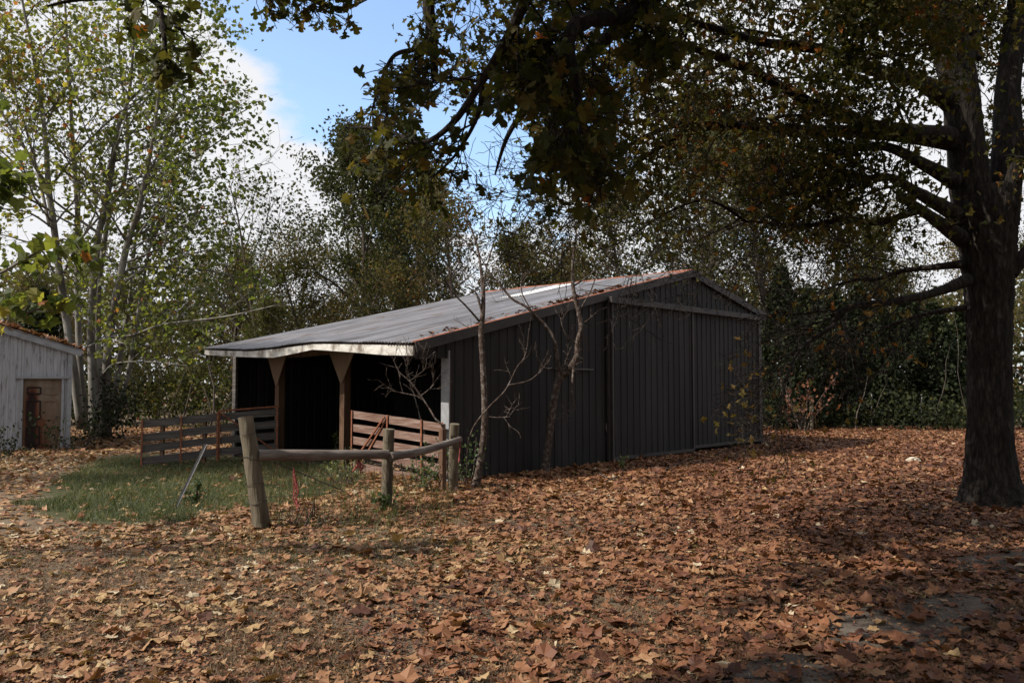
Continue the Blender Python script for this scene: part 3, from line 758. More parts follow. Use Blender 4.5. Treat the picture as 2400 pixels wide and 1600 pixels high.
# right-hand gate, faded red-brown boards
gl, gr = at(826, 1000, 16.1), at(1043, 1000, 14.15)
tl, tr = at(826, 963, 16.1)[2], at(1043, 992, 14.15)[2]
gate = thing('board_gate', 'faded red board gate with rusty braces closed between barn post and grey corner', 'gate', (*((gl + gr) / 2)[:2], 0))
def ga_(f, dz): return np.array([*(gl + (gr - gl) * f)[:2], tl + (tr - tl) * f + dz])
for k in range(5):
    board(None, ga_(0.0, -0.08 - 0.245 * k + 0.012 * rng.normal()), ga_(1.0, -0.07 - 0.235 * k + 0.012 * rng.normal()), 0.145, 0.03, M['red_board'], gate)
for f in (0.006, 0.42, 0.78, 0.985):
    p = ga_(f, 0.02); off = np.array([-0.02, -0.035, 0]); 
    Geo().bar(p + off, p + off - ZZ * 1.16, 0.035, 0.012, up=U).build('upright', M['rust'], gate)
p, q_ = ga_(0.40, -0.02), ga_(0.06, -0.92)
Geo().bar(p + np.array([-0.03, -0.06, 0]), q_ + np.array([-0.03, -0.06, 0]), 0.03, 0.03).build('brace', M['rust'], gate)
Geo().bar(p + np.array([0.02, -0.06, 0]), ga_(0.12, -0.95) + np.array([-0.0, -0.06, 0]), 0.012, 0.03).build('brace', M['rust'], gate)
# short post stub the gate hangs from, and a brown stake at its other end
st_ = gp(812, 1082)
s_ = thing('fence_post', 'short dark post stub standing in front of the barn post with plywood gusset', 'post', st_)
zt = at(812, 993, st_[1])[2]
Geo().tube([st_ - ZZ * 0.1, st_ + ZZ * zt * 0.5, np.array([st_[0], st_[1], zt])], [0.10, 0.098, 0.095], 14, rough=0.08).build('shaft', M['post_wood'], s_)
st2 = gp(1037, 1152)
s_ = thing('fence_post', 'thin red-brown square stake beside the grey round end post', 'post', st2)
Geo().bar(st2 - ZZ * 0.1, np.array([st2[0], st2[1], 0.98]), 0.085, 0.085, up=U).build('shaft', M['post_wood'], s_)
# left-hand gates, grey boards
def left_gate(name, label, pl, pr, dl, dr, ztl, ztr, nb, ups, brace, steel_top):
    gl, gr = at(pl, 1000, dl), at(pr, 1000, dr)
    root = thing(name, label, 'gate', (*((gl + gr) / 2)[:2], 0))
    def f_(f, dz): return np.array([*(gl + (gr - gl) * f)[:2], ztl + (ztr - ztl) * f + dz])
    for k in range(nb):
        board(None, f_(0, -0.085 - 0.245 * k + rng.normal() * 0.012), f_(1.0, -0.085 - 0.245 * k + rng.normal() * 0.012), 0.15, 0.03, M['grey_board'], root)
    for f in ups:
        p = f_(f, 0.02) + np.array([0, -0.035, 0])
        Geo().bar(p, p - ZZ * (0.98 if f < 0.95 else 1.02), 0.035, 0.014, up=(0, 1, 0)).build('upright', M['rust'], root)
    if brace:
        Geo().bar(f_(0.02, 0.0) + np.array([0, -0.06, 0]), f_(0.93, -0.88) + np.array([0, -0.06, 0]), 0.02, 0.03).build('brace', M['rust'], root)
    if steel_top:
        Geo().bar(f_(-0.01, 0.03), f_(1.0, 0.03), 0.04, 0.035).build('top_rail', M['rust'], root)
    for f in ((0.25, 0.8) if not steel_top else (0.4,)):
        p = f_(f, 0.0) + np.array([0, 0.05, 0])
        Geo().bar(p - ZZ * 0.02, p - ZZ * 0.99, 0.1, 0.06, up=(1, 0, 0)).build('backing_post', M['post_wood'], root)
    return root
zt_ = lambda px, py, d: at(px, py, d)[2]
left_gate('board_gate', 'grey board gate sagging in the grass left of the barn', 333, 513, 16.6, 17.1, zt_(333, 985, 16.6), zt_(513, 966, 17.1), 4, (0.01, 0.51, 0.99), False, False)
left_gate('board_gate', 'grey board gate with rusty steel frame and diagonal brace, standing open at the barn', 514, 654, 17.12, 17.6, zt_(514, 966, 17.12), zt_(654, 955, 17.6), 4, (0.01, 0.975), True, True)

# the round-post fence corner in front
fence = thing('rail_fence', 'leaning grey round posts with two pole rails and sagging wire in front of barn', 'fence', gp(760, 1200))
pA, pAt = gp(614, 1238), at(575, 976, 9.72)
pB, pBt = gp(905, 1195), at(912, 1005, 11.1)
pC, pCt = gp(1062, 1146), at(1065, 993, 13.15)
wires = Geo()
for (b, tp, r0, r1) in ((pA, pAt, 0.102, 0.086), (pB, pBt, 0.076, 0.073), (pC, pCt, 0.085, 0.075)):
    P = np.array([b + (tp - b) * f for f in np.linspace(-0.12, 1, 14)]); P[:, :2] += rng.normal(0, 0.003, (14, 2))
    post = Geo().tube(P, np.linspace(r0, r1, 14), 22, rough=0.05).build('post', M['fence_wood'], fence, smooth=False)
    for f in (0.85, 0.63, 0.4, 0.24)[: 4 if r0 > 0.1 else 2]:
        c = b + (tp - b) * f; an = np.linspace(0, 2 * np.pi, 15); rr = r0 + (r1 - r0) * f + 0.006
        Geo().tube(np.stack([c[0] + rr * np.cos(an), c[1] + rr * np.sin(an), c[2] + 0.02 * np.sin(an * 2 + f * 9)], -1), 0.0035, 4).build('wire_loop', M['wire'], post)
rp, rq = at(603, 1066, 9.75), at(908, 1064, 11.03)
rl = spline([rp, rp * 0.66 + rq * 0.34 + ZZ * -0.004, rp * 0.33 + rq * 0.67 + ZZ * -0.004, rq], 12)
Geo().tube(rl, np.linspace(0.068, 0.060, 12), 14, rough=0.10).build('rail', M['rail_wood'], fence)
rp2, rq2 = at(912, 1070, 11.0), at(1078, 1030, 13.1)
rl = spline([rp2, rp2 * 0.6 + rq2 * 0.4 - ZZ * 0.03, rp2 * 0.3 + rq2 * 0.7 - ZZ * 0.02, rq2], 10)
Geo().tube(rl, np.linspace(0.062, 0.05, 10), 14, rough=0.10).build('rail', M['rail_wood'], fence)
for z in (0.10, 0.22, 0.36, 0.50, 0.64):
    wires.tube(spline([pA + (pAt - pA) * (z / 1.3), (pA + pB) / 2 + ZZ * (z - 0.06) + rng.normal(0, 0.02, 3), pB + ZZ * z], 12), 0.0032, 3, cap=False)
    wires.tube(spline([pB + ZZ * z, (pB + pC) / 2 + ZZ * (z - 0.04), pC + ZZ * z], 8), 0.0032, 3, cap=False)
for f in np.linspace(0.06, 0.95, 14):
    p = pA + (pB - pA) * f; wires.tube([p + ZZ * 0.06, p + ZZ * 0.64 + rng.normal(0, 0.012, 3)], 0.0022, 3, cap=False)
wires.tube(spline([at(640, 1082, 9.95), at(690, 1102, 10.1), at(752, 1128, 10.4), at(806, 1150, 10.7)], 12), 0.006, 4)
wires.tube(spline([at(740, 1155, 10.4), at(775, 1135, 10.5), at(808, 1110, 10.7)], 8), 0.004, 4)
wires.build('wire_mesh', M['wire'], fence)
# bits of red twine
def twine(label, pts, r, nstr=5, sp=0.02):
    q = Geo()
    for k in range(nstr):
        P = spline(np.array(pts) + rng.normal(0, sp, (len(pts), 3)), 9); q.tube(P, r, 4)
    return q.build('baling_twine', M['twine'], None, label=label, cat='twine', org=pts[0])
twine('frayed red twine hanging on the wire beside the leaning fat post', [at(691, 1102, 10.1), at(694, 1150, 10.1), at(692, 1165, 10.1), at(700, 1190, 10.05)], 0.006, 5, 0.018)
twine('red twine clump on the wire under the long rail near the middle post', [at(842, 1078, 10.7), at(845, 1090, 10.7), at(838, 1102, 10.7)], 0.009, 7, 0.03)
twine('thin red twine dangling from the round end post', [at(1076, 1028, 13.0), at(1079, 1055, 13.0), at(1076, 1080, 13.0)], 0.006, 3, 0.012)
# leaning metal stake in the grass
p0, p1 = gp(412, 1188), at(482, 1041, 11.7)
stk = thing('metal_stake', 'bright-edged angle iron stake leaning out of the grass', 'stake', p0)
Geo().bar(p0 - (p1 - p0) * 0.1, p1, 0.038, 0.006, up=(0.2, -1, 0.1)).build('blade', M['dark_steel'], stk)
Geo().bar(p0 - (p1 - p0) * 0.1 + np.array([0.02, -0.006, 0]), p1 + np.array([0.02, -0.006, 0]), 0.010, 0.03, up=(0.2, -1, 0.1)).build('flange', M['steel'], stk)
# water hydrant pipe by the gable
p0 = gp(1257, 1098); p1 = at(1266, 918, p0[1])
hy = thing('standpipe', 'thin grey standpipe with small tap against the brown gable', 'standpipe', p0)
Geo().tube([p0 - ZZ * 0.1, p0 * 0.5 + p1 * 0.5, p1], 0.024, 10).build('pipe', M['pvc'], hy)
Geo().tube([p1 - ZZ * 0.04, p1 + ZZ * 0.05], 0.036, 10).build('head', M['steel'], hy)
Geo().bar(p1 + ZZ * 0.05 + np.array([-0.11, 0, 0]), p1 + ZZ * 0.05 + np.array([0.03, 0, 0]), 0.02, 0.02).build('handle', M['steel'], hy)
Geo().tube([p1, p1 + np.array([-0.06, -0.03, -0.01]), p1 + np.array([-0.08, -0.04, -0.05])], 0.014, 8).build('spout', M['steel'], hy)
# pale stone in the leaves
p0 = gp(2140, 1083)
q = Geo(); n = 9
ph = np.linspace(0, np.pi / 2, 5); th = np.arange(n) * 2 * np.pi / n
V = np.array([[0.17 * math.cos(a) * math.cos(b) * (1 + 0.2 * rng.normal()), 0.11 * math.cos(a) * math.sin(b) * (1 + 0.2 * rng.normal()), 0.12 * math.sin(a)] for a in ph for b in th]) + p0
q.add(V, None, [(r * n + k, r * n + (k + 1) % n, (r + 1) * n + (k + 1) % n, (r + 1) * n + k) for r in range(4) for k in range(n)])
q.build('rock', M['rock'], None, label='single pale stone lying in the leaves left of the big oak', cat='rock', org=p0)
# T-posts of the fence at the wood's edge
for (px, pb_, pt, lab, m_, r_) in ((2043, 1003, 933, 'thin steel fence post with pale tip at the edge of the dark wood', 'dark_steel', 0.025), (2160, 1003, 935, 'thin steel fence post nearest the big oak at the dark wood', 'dark_steel', 0.025), (1902, 1008, 938, 'short weathered wooden post under the hanging dead branch', 'fence_wood', 0.07)):
    b = gp(px, pb_); tpz = at(px, pt, b[1])
    s_ = thing('fence_post', lab, 'post', b)
    Geo().tube([b - ZZ * 0.1, (b + tpz) / 2, tpz], r_, 8, rough=0.1).build('shaft', M[m_], s_)
    Geo().tube([tpz + ZZ * 0.002, tpz + ZZ * 0.17], r_ * 1.02, 8).build('tip', M['pvc' if r_ < 0.05 else 'fence_wood'], s_)

# ================================================================== trees
def leaf_cloud(geo, tpl, anchors, per, spread, size, tilt=0.9, tint=(0.0, 1.0), curl=0.3, flat=1.0, down=0.0, limit=None, tpow=1.0):
    P = np.asarray(anchors, float)
    P = np.repeat(P, per, 0)
    P = P + rng.normal(0, spread, P.shape) * np.array([1, 1, flat])
    if limit is not None: P = P[limit(P)]
    n = len(P)
    tn = tint[0] + (tint[1] - tint[0]) * np.clip(0.45 * vnoise(P[:, 0] + P[:, 2] * 0.7, P[:, 1], 1.1, 31) + 0.65 * rng.random(n), 0, 1) ** tpow
    scatter(geo, tpl, P, rotations(n, tilt, down), rng.uniform(size[0], size[1], n), tn, curl)
    return P
def spread_leaves(parent, mesh_geo_fn, pos, tpl, rot, size, tint, m, curl=0.4):
    """the leaves that show largest, each an object of its own, from a few shared meshes"""
    metas = []
    for k in range(10):
        g = Geo(); scatter(g, tpl, np.zeros((1, 3)), np.eye(3)[None], [1.0], np.array([k / 9.0]), curl, 0.03)
        metas.append(g.mesh('leaf', m))
    o = np.zeros(3); p = parent
    while p is not None: o = o + np.array(p.location); p = p.parent
    for i in range(len(pos)):
        ob = bpy.data.objects.new('leaf', metas[int(np.clip(tint[i] * 9 + rng.random() * 0.9, 0, 9))]); COL.objects.link(ob)
        ob.parent = parent
        mw = Matrix([[*(rot[i][r] * size[i]), pos[i][r] - o[r]] for r in range(3)] + [[0, 0, 0, 1]])
        ob.matrix_local = mw
    return metas

# ---- the big oak on the right
D0 = 11.75
ob_ = gp(2322, 1172)
oak = thing('oak_tree', 'massive dark forked oak with furrowed bark, its limbs reaching over the barn', 'tree', ob_)
def px_tube(name, pts, sides, parent, m, furrow=0.0, n=40):
    """pts: (px, py, depth, width in px); a limb built where it grows"""
    P = spline([at(p[0], p[1], p[2]) for p in pts], n)
    r = np.interp(np.linspace(0, 1, n), np.linspace(0, 1, len(pts)), [p[3] / 2 * p[2] / F for p in pts])
    g = Geo(); g.tube(P, r, sides, rough=0.0)
    if furrow:
        V = g.V[0]; body = V[: n * sides].reshape(n, sides, 3)
        ax = P[:, None, :]
        th = np.arange(sides)[None, :] / sides * 60; zz = np.arange(n)[:, None] * 1.0
        rid = vnoise(th + 0 * zz, zz * 0.55 + th * 0.2, 1.15, 41) * 0.6 + vnoise(th * 2 + 0 * zz, zz * 0.9, 1.0, 43) * 0.4
        rid = np.where(np.arange(sides)[None, :] >= 0, rid, rid)
        f = 1 + furrow * (rid - 0.5)
        V[: n * sides] = (ax + (body - ax) * f[..., None]).reshape(-1, 3)
    return g.build(name, m, parent, smooth=True), P, r
trunk, tP, tr_ = px_tube('trunk', [(2332, 1215, D0, 240), (2330, 1172, D0, 172), (2323, 1125, D0, 118), (2320, 1020, D0, 98), (2319, 880, D0, 92), (2318, 760, D0, 96), (2317, 660, D0, 106), (2313, 560, D0, 126), (2308, 490, D0, 136), (2300, 440, D0, 110)], 72, oak, M['oak_bark'], 0.16, 110)
fork1, _, _ = px_tube('fork', [(2290, 520, D0, 100), (2276, 445, D0, 90), (2262, 330, D0 - 0.1, 82), (2250, 210, D0 - 0.2, 80), (2217, 70, D0 - 0.4, 84), (2185, -20, D0 - 0.6, 90), (2150, -160, D0 - 0.9, 78), (2090, -420, D0 - 1.4, 60), (2060, -800, D0 - 1.6, 40)], 40, oak, M['oak_bark'], 0.14, 70)
fork2, _, _ = px_tube('fork', [(2340, 520, D0, 90), (2354, 445, D0, 72), (2362, 330, D0 + 0.1, 66), (2362, 210, D0 + 0.2, 54), (2378, 70, D0 + 0.3, 52), (2392, -40, D0 + 0.4, 50), (2420, -400, D0 + 0.6, 42), (2440, -800, D0 + 0.8, 30)], 32, oak, M['oak_bark'], 0.14, 60)
LIMBS = [
    [(2270, 150, 11.6, 30), (2288, 70, 11.7, 26), (2302, -20, 11.8, 22), (2320, -200, 12, 18)],
    [(2290, 140, 11.6, 24), (2268, 60, 11.8, 20), (2262, -60, 12, 16)],
    [(2232, 240, 11.6, 58), (2150, 188, 11.2, 46), (2052, 165, 10.6, 40), (1930, 118, 9.9, 34), (1790, 100, 9.2, 27), (1650, 60, 8.4, 20), (1530, 40, 7.8, 12)],
    [(2235, 335, 11.6, 44), (2130, 322, 11.4, 38), (2020, 310, 11.0, 36), (1850, 303, 10.6, 30), (1670, 290, 10.2, 22), (1560, 300, 9.9, 15), (1460, 345, 9.6, 10), (1380, 360, 9.4, 6)],
    [(2228, 318, 11.5, 46), (2060, 298, 10.8, 40), (1960, 266, 10.3, 36), (1900, 242, 9.9, 33), (1740, 155, 9.2, 27), (1600, 105, 8.6, 20), (1480, 55, 8.0, 14), (1380, 30, 7.6, 9)],
    [(2240, 425, 11.6, 46), (2165, 385, 11.4, 36), (2085, 346, 11.2, 28), (2020, 345, 11.2, 22), (1960, 362, 11.2, 18), (1880, 412, 11.3, 15), (1790, 470, 11.4, 11), (1720, 520, 11.5, 8), (1640, 560, 11.6, 5)],
    [(2245, 505, 11.7, 44), (2144, 447, 11.2, 30), (2084, 415, 10.9, 22), (2038, 417, 10.8, 15), (1986, 445, 10.7, 10), (1930, 480, 10.6, 6)],
    [(2255, 560, 11.7, 44), (2180, 507, 11.0, 32), (2140, 480, 10.7, 28), (2108, 460, 10.4, 24)],
    [(2160, 490, 10.9, 24), (2110, 507, 10.8, 21), (2056, 522, 10.7, 19), (1985, 514, 10.7, 17), (1915, 527, 10.7, 15), (1828, 526, 10.8, 12), (1750, 520, 10.9, 8), (1690, 545, 11.0, 5)],
    [(2262, 618, 11.7, 24), (2180, 627, 11.9, 18), (2108, 636, 12.2, 14), (2056, 654, 12.4, 11), (2000, 656, 12.5, 8), (1940, 676, 12.7, 6), (1900, 700, 12.8, 4)],
    [(2268, 655, 11.6, 34), (2196, 684, 11.2, 26), (2108, 704, 10.8, 23), (2003, 717, 10.4, 20), (1968, 733, 10.3, 17), (1950, 765, 10.2, 14), (1891, 803, 10.0, 12), (1866, 832, 9.9, 9), (1845, 880, 9.8, 7), (1828, 914, 9.8, 4)],
    [(2262, 720, 11.7, 16), (2161, 738, 12.3, 12), (2091, 760, 12.7, 9), (2040, 785, 13.0, 5)],
    [(1690, 292, 10.2, 15), (1570, 330, 9.8, 12), (1480, 395, 9.5, 10), (1400, 470, 9.2, 7), (1310, 540, 9.0, 4)],
    [(1750, 520, 10.9, 8), (1660, 470, 10.6, 8), (1560, 500, 10.3, 7), (1470, 560, 10.0, 5), (1390, 590, 9.8, 3)],
    [(1922, 789, 10.1, 5), (1979, 815, 10.2, 5), (2003, 840, 10.3, 5), (2012, 875, 10.4, 4), (2042, 902, 10.5, 3)],
    [(2366, 640, 11.7, 40), (2440, 560, 11.6, 34), (2600, 460, 11.4, 26), (2800, 400, 11, 14)],
    [(2375, 380, 11.8, 30), (2480, 300, 12.4, 24), (2650, 260, 13, 14)],
    [(2220, 110, 11.3, 44), (2100, -60, 12.2, 34), (1960, -180, 13.2, 24), (1800, -240, 14.2, 14)],
    [(2200, 40, 11.2, 38), (2060, -30, 9.8, 28), (1900, -90, 8.6, 20), (1720, -110, 7.6, 12)],
]
oak_anchor = []; dead = []
for k, L in enumerate(LIMBS):
    obj_, P, r = px_tube('limb', [(a, b, c, w * (0.78 if i_ else 0.95)) for i_, (a, b, c, w) in enumerate(L)], 14 if L[0][3] > 20 else 8, oak, M['oak_bark'], 0.10 if L[0][3] > 20 else 0, 36)
    tw = Geo()
    leafy = k not in (7, 10, 11, 14)
    anc = oak_anchor if leafy else dead
    cnt = {7: 4, 14: 4, 12: 12, 13: 10, 10: 16, 11: 12, 9: 14}.get(k, 15)
    sprout(tw, P, r[len(r) // 3] * 0.75, 3 if leafy or k == 10 else 2, cnt, 1.9 if leafy else 1.3, bias=(-0.3, -0.1, 0.1 if leafy else -0.25), lift=0.01 if leafy else -0.03, anchors=anc, start=0.22 if leafy else 0.15, wig=0.16)
    if tw.n: tw.build('twig', M['oak_bark'], obj_, kind='stuff')
OA = np.array(oak_anchor)
print('oak anchors', len(OA), len(dead))
px_, py_, _z = pix(OA)
# foliage thins out towards the lower limbs, where sky and wood show through
keep = rng.random(len(OA)) < np.interp(py_, [-400, 120, 280, 420, 560, 660, 740], [0.95, 0.85, 0.6, 0.45, 0.25, 0.06, 0.01])
keep &= (rng.random(len(OA)) < np.where((px_ > 1500) & (px_ < 1880), 0.72, 1.0)) & (fbm(OA[:, 0] + OA[:, 2] * 0.8, OA[:, 1] - OA[:, 2], 1.0, 91) > np.where(px_ > 1880, 0.33, 0.40))
keep &= ~inside([(1120, 240), (1200, 240), (1265, 300), (1240, 410), (1160, 450), (1090, 430), (1090, 300)], px_, py_) & ~((px_ < 1120) & (py_ > 480)) & ~((px_ < 1420) & (py_ > 570)) & ~((px_ > 1420) & (px_ < 1800) & (py_ > 615))
OA = OA[keep]
g = Geo()
OB = OA[(px_[keep] > 1880) & (py_[keep] < 600)]
leaf_cloud(g, OAK_S, OB, 1, 0.2, (0.07, 0.12), tilt=0.95, curl=0.35)
leaf_cloud(g, OAK_S, OA, 2, 0.16, (0.07, 0.12), tilt=0.95, curl=0.35)
dd = np.array(dead); dd = dd[rng.random(len(dd)) < 0.03]
leaf_cloud(g, OAK_S, dd, 2, 0.1, (0.08, 0.13), tilt=0.9, tint=(0.7, 1.0), down=0.7)
g.build('foliage', M['oak_leaf'], oak, kind='stuff')
print('oak leaves', g.n)

# ---- the oak behind the camera whose outer boughs hang in from above
no = thing('oak_tree', 'oak whose outer boughs with large near leaves hang into view from above', 'tree', (-1.2, -4.0, 0))
Geo().tube(spline([(-1.2, -4.0, -0.2), (-1.25, -3.9, 1.2), (-1.1, -3.9, 3.5), (-0.9, -3.7, 6), (-0.6, -3.5, 9.5)], 20), np.linspace(0.42, 0.12, 20), 16, rough=0.08).build('trunk', M['oak_bark'], no)
NL = [  # boughs: points then radius at base and tip
    ([(-1.1, -3.8, 4.2), (-0.4, -1.0, 5.6), (0.3, 2.0, 5.4), at(1520, -60, 5.6), at(1345, 60, 5.2), at(1352, 210, 5.2), at(1358, 320, 5.25)], 0.12, 0.012),
    ([(-1.1, -3.8, 5.0), (0.8, 0.0, 6.0), at(1800, -250, 6.2), at(1560, -30, 6.2), at(1420, 90, 6.3), at(1300, 190, 6.6), at(1200, 300, 6.9), at(1160, 410, 7.1)], 0.11, 0.008),
    ([(-1.1, -3.8, 4.6), (-0.6, 0.0, 6.2), at(1080, -260, 7.2), at(1008, -40, 7.4), at(1014, 90, 7.4), at(1020, 190, 7.4)], 0.11, 0.030),
    ([at(1010, 60, 7.4), at(985, 110, 7.5), at(925, 130, 7.6), at(895, 185, 7.7), at(878, 235, 7.8), at(862, 305, 7.9)], 0.030, 0.006),
    ([(0.3, 2.2, 5.2), at(1330, -120, 5.0), at(1240, -10, 5.0), at(1190, 90, 5.2), at(1130, 190, 5.4), at(1060, 290, 5.7), at(985, 335, 5.9), at(900, 302, 6.1), at(810, 300, 6.3)], 0.05, 0.006),
    ([at(1130, 190, 5.4), at(1120, 270, 5.5), at(1070, 360, 5.7), at(1010, 420, 5.8)], 0.02, 0.006),
    ([(-1.1, -3.8, 4.4), (-2.0, -0.5, 5.8), at(560, -260, 6.6), at(600, -90, 6.8), at(700, -20, 7.2), at(790, 20, 7.4), at(860, 0, 7.6)], 0.09, 0.007),
    ([at(560, -260, 6.6), at(360, -60, 5.2), at(375, 20, 5.1), at(385, 90, 5.0), at(392, 150, 5.0), at(405, 195, 5.0)], 0.03, 0.005),
    ([at(470, -120, 6.0), at(330, -20, 5.7), at(180, 0, 5.6), at(110, 15, 5.5)], 0.03, 0.006),
    ([(0.0, -1.5, 5.6), (2.2, 1.5, 6.2), (4.0, 4.0, 6.0), (5.0, 6.2, 5.6)], 0.10, 0.01),
    ([(0.3, -1.0, 5.6), (1.6, 2.2, 6.8), (2.4, 4.6, 7.0), (2.6, 7.2, 6.6)], 0.10, 0.01),
    ([(-1.1, -3.8, 4.6), (1.5, -2.5, 5.8), (4.0, 0.0, 6.2), (6.0, 2.6, 6.0)], 0.10, 0.01),
    ([(-1.1, -3.8, 4.6), (-2.4, -1.5, 5.8), (-3.4, 1.0, 6.4), (-3.2, 4.2, 6.7)], 0.10, 0.01),
    ([(-1.1, -3.8, 4.9), (-1.6, -1.0, 6.0), (-2.0, 2.4, 6.6), (-1.8, 5.3, 6.9)], 0.10, 0.01),
    ([(-1.1, -3.8, 5.2), (-3.0, -2.5, 6.5), (-4.5, 0.0, 7.0), (-5.2, 2.0, 6.6)], 0.09, 0.01),
]
def open_view(P):
    x_, y_, z_ = pix(P)
    infr = (x_ > -60) & (x_ < 2460) & (y_ > -60) & (z_ > 0.5)
    free = inside([(850, -80), (975, -80), (965, 70), (940, 110), (855, 150), (845, 250), (790, 285), (700, 300), (560, 120), (640, 80), (840, 75)], x_, y_) | inside([(1130, 265), (1190, 255), (1260, 300), (1200, 400), (1130, 430), (1100, 330)], x_, y_) | inside([(1000, 240), (1090, 260), (1060, 310), (960, 300)], x_, y_)
    free = free | (infr & (y_ > 500)) | (infr & (x_ < 780) & (y_ > 230)) | (infr & (x_ < 560) & (y_ > 70) & ~((x_ > 320) & (x_ < 500) & (y_ < 225)))
    return (infr & free) | (infr & (z_ < 3.6))
REJECT = open_view
nearA = []
for k, (pts, r0, r1) in enumerate(NL):
    P = spline(pts, 36)
    lb = Geo().tube(P, np.linspace(r0, r1, 36), 9, rough=0.06).build('limb', M['oak_bark'], no)
    tw = Geo()
    anc = []
    big = k in (0, 1, 2, 6) or k > 8
    sprout(tw, P, 0.02, 2, {0: 26, 1: 28, 2: 20, 3: 16, 4: 24, 5: 12, 6: 26, 7: 9, 8: 4}.get(k, 34), 0.28 if k in (7, 8) else 0.75 if k < 9 else 1.3, bias=(0, 0, -0.1), lift=-0.01, anchors=anc, start=0.45 if big else 0.1, wig=0.18)
    if tw.n: tw.build('twig', M['oak_bark'], lb, kind='stuff')
    nearA.append(np.array(anc).reshape(-1, 3))
REJECT = None
allA = np.concatenate(nearA)
P = allA + rng.normal(0, 0.06, allA.shape)
x_, y_, z_ = pix(P)
P = P[rng.random(len(P)) < np.where((x_ > 500) & (y_ > -60), 0.40, 0.6)]
P = P[fbm(P[:, 0] + P[:, 2], P[:, 1] - P[:, 2], 0.7, 95) > 0.36]
x_, y_, z_ = pix(allA); hid = (z_ < 0.3) | (y_ < -80)                # boughs overhead, out of view, carry full foliage
P = np.vstack([P, np.repeat(allA[hid], 2, 0) + rng.normal(0, 0.1, (hid.sum() * 2, 3))])
x_, y_, z_ = pix(P)
infr = (x_ > -60) & (x_ < 2460) & (y_ > -60) & (z_ > 0.5)
ok = ~open_view(P)      # the break of open sky and the views below stay free of near leaves
P, x_, y_, z_, infr = P[ok], x_[ok], y_[ok], z_[ok], infr[ok]
n = len(P); sz = rng.uniform(0.075, 0.135, n) * np.where((z_ < 6) & infr, 1.15, 1.0); tn = np.clip(rng.beta(1.6, 2.0, n), 0, 1); rot = rotations(n, 0.8, 0.7)
score = np.where(infr, sz / np.maximum(z_, 0.1), 0)
top = np.argsort(-score)[:300]; rest = np.setdiff1d(np.arange(n), top)
spread_leaves(no, None, P[top], OAK, rot[top], sz[top], tn[top], M['oak_leaf'])
g = Geo(); scatter(g, OAK, P[rest], rot[rest], sz[rest], tn[rest], 0.4, 0.02)
g.build('foliage', M['oak_leaf'], no, kind='stuff')
print('near oak', n, infr.sum())

# ---- the many-stemmed sycamore on the left
SD = 26.0
sy0 = gp(232, 1022)
syc = thing('sycamore_tree', 'tall pale-barked many-stemmed tree with yellow-green leaves behind the white shed', 'tree', sy0)
STEMS = [
    [(192, 1005, 26.4, 34), (160, 780, 26.3, 26), (140, 640, 26.2, 24), (125, 520, 26.0, 22), (114, 440, 25.9, 20), (104, 300, 25.8, 15), (78, 130, 25.6, 11), (52, 0, 25.5, 8), (30, -150, 25.4, 5)],
    [(205, 1010, 27.2, 30), (188, 860, 27.2, 22), (182, 680, 27.2, 20), (182, 500, 27.3, 18), (172, 360, 27.4, 15), (165, 230, 27.4, 12), (157, 100, 27.5, 9), (150, -60, 27.6, 6)],
    [(222, 1022, 26.0, 38), (216, 860, 26.0, 28), (214, 745, 25.9, 25), (228, 570, 25.8, 24), (246, 490, 25.7, 22), (260, 410, 25.6, 20), (274, 310, 25.5, 16), (298, 240, 25.4, 12), (310, 150, 25.3, 9), (318, -40, 25.2, 6)],
    [(235, 1015, 27.5, 28), (229, 728, 27.6, 20), (242, 588, 27.8, 18), (262, 480, 28.0, 15), (292, 420, 28.1, 13), (299, 290, 28.2, 10), (282, 160, 28.3, 8), (275, 0, 28.4, 5)],
    [(250, 1022, 25.5, 36), (250, 860, 25.3, 28), (260, 763, 25.2, 27), (280, 658, 25.0, 25), (299, 570, 24.8, 22), (322, 500, 24.6, 19), (338, 430, 24.5, 16), (361, 310, 24.3, 12), (373, 205, 24.2, 9), (386, 90, 24.0, 6), (405, -60, 23.9, 4)],
    [(262, 1000, 26.8, 26), (275, 880, 26.9, 19), (296, 750, 27.0, 14), (305, 690, 27.1, 12), (318, 560, 27.3, 9), (345, 420, 27.5, 6)],
    [(268, 990, 25.8, 22), (298, 886, 25.9, 17), (318, 770, 26.0, 13), (336, 660, 26.1, 9), (360, 540, 26.2, 6)],
    [(114, 440, 25.9, 15), (85, 395, 25.7, 12), (45, 325, 25.4, 10), (0, 262, 25.2, 8), (-60, 190, 25, 5)],
    [(116, 530, 26.1, 12), (92, 420, 26.4, 10), (60, 300, 26.6, 8), (20, 180, 26.8, 6), (-20, 60, 27, 4)],
]
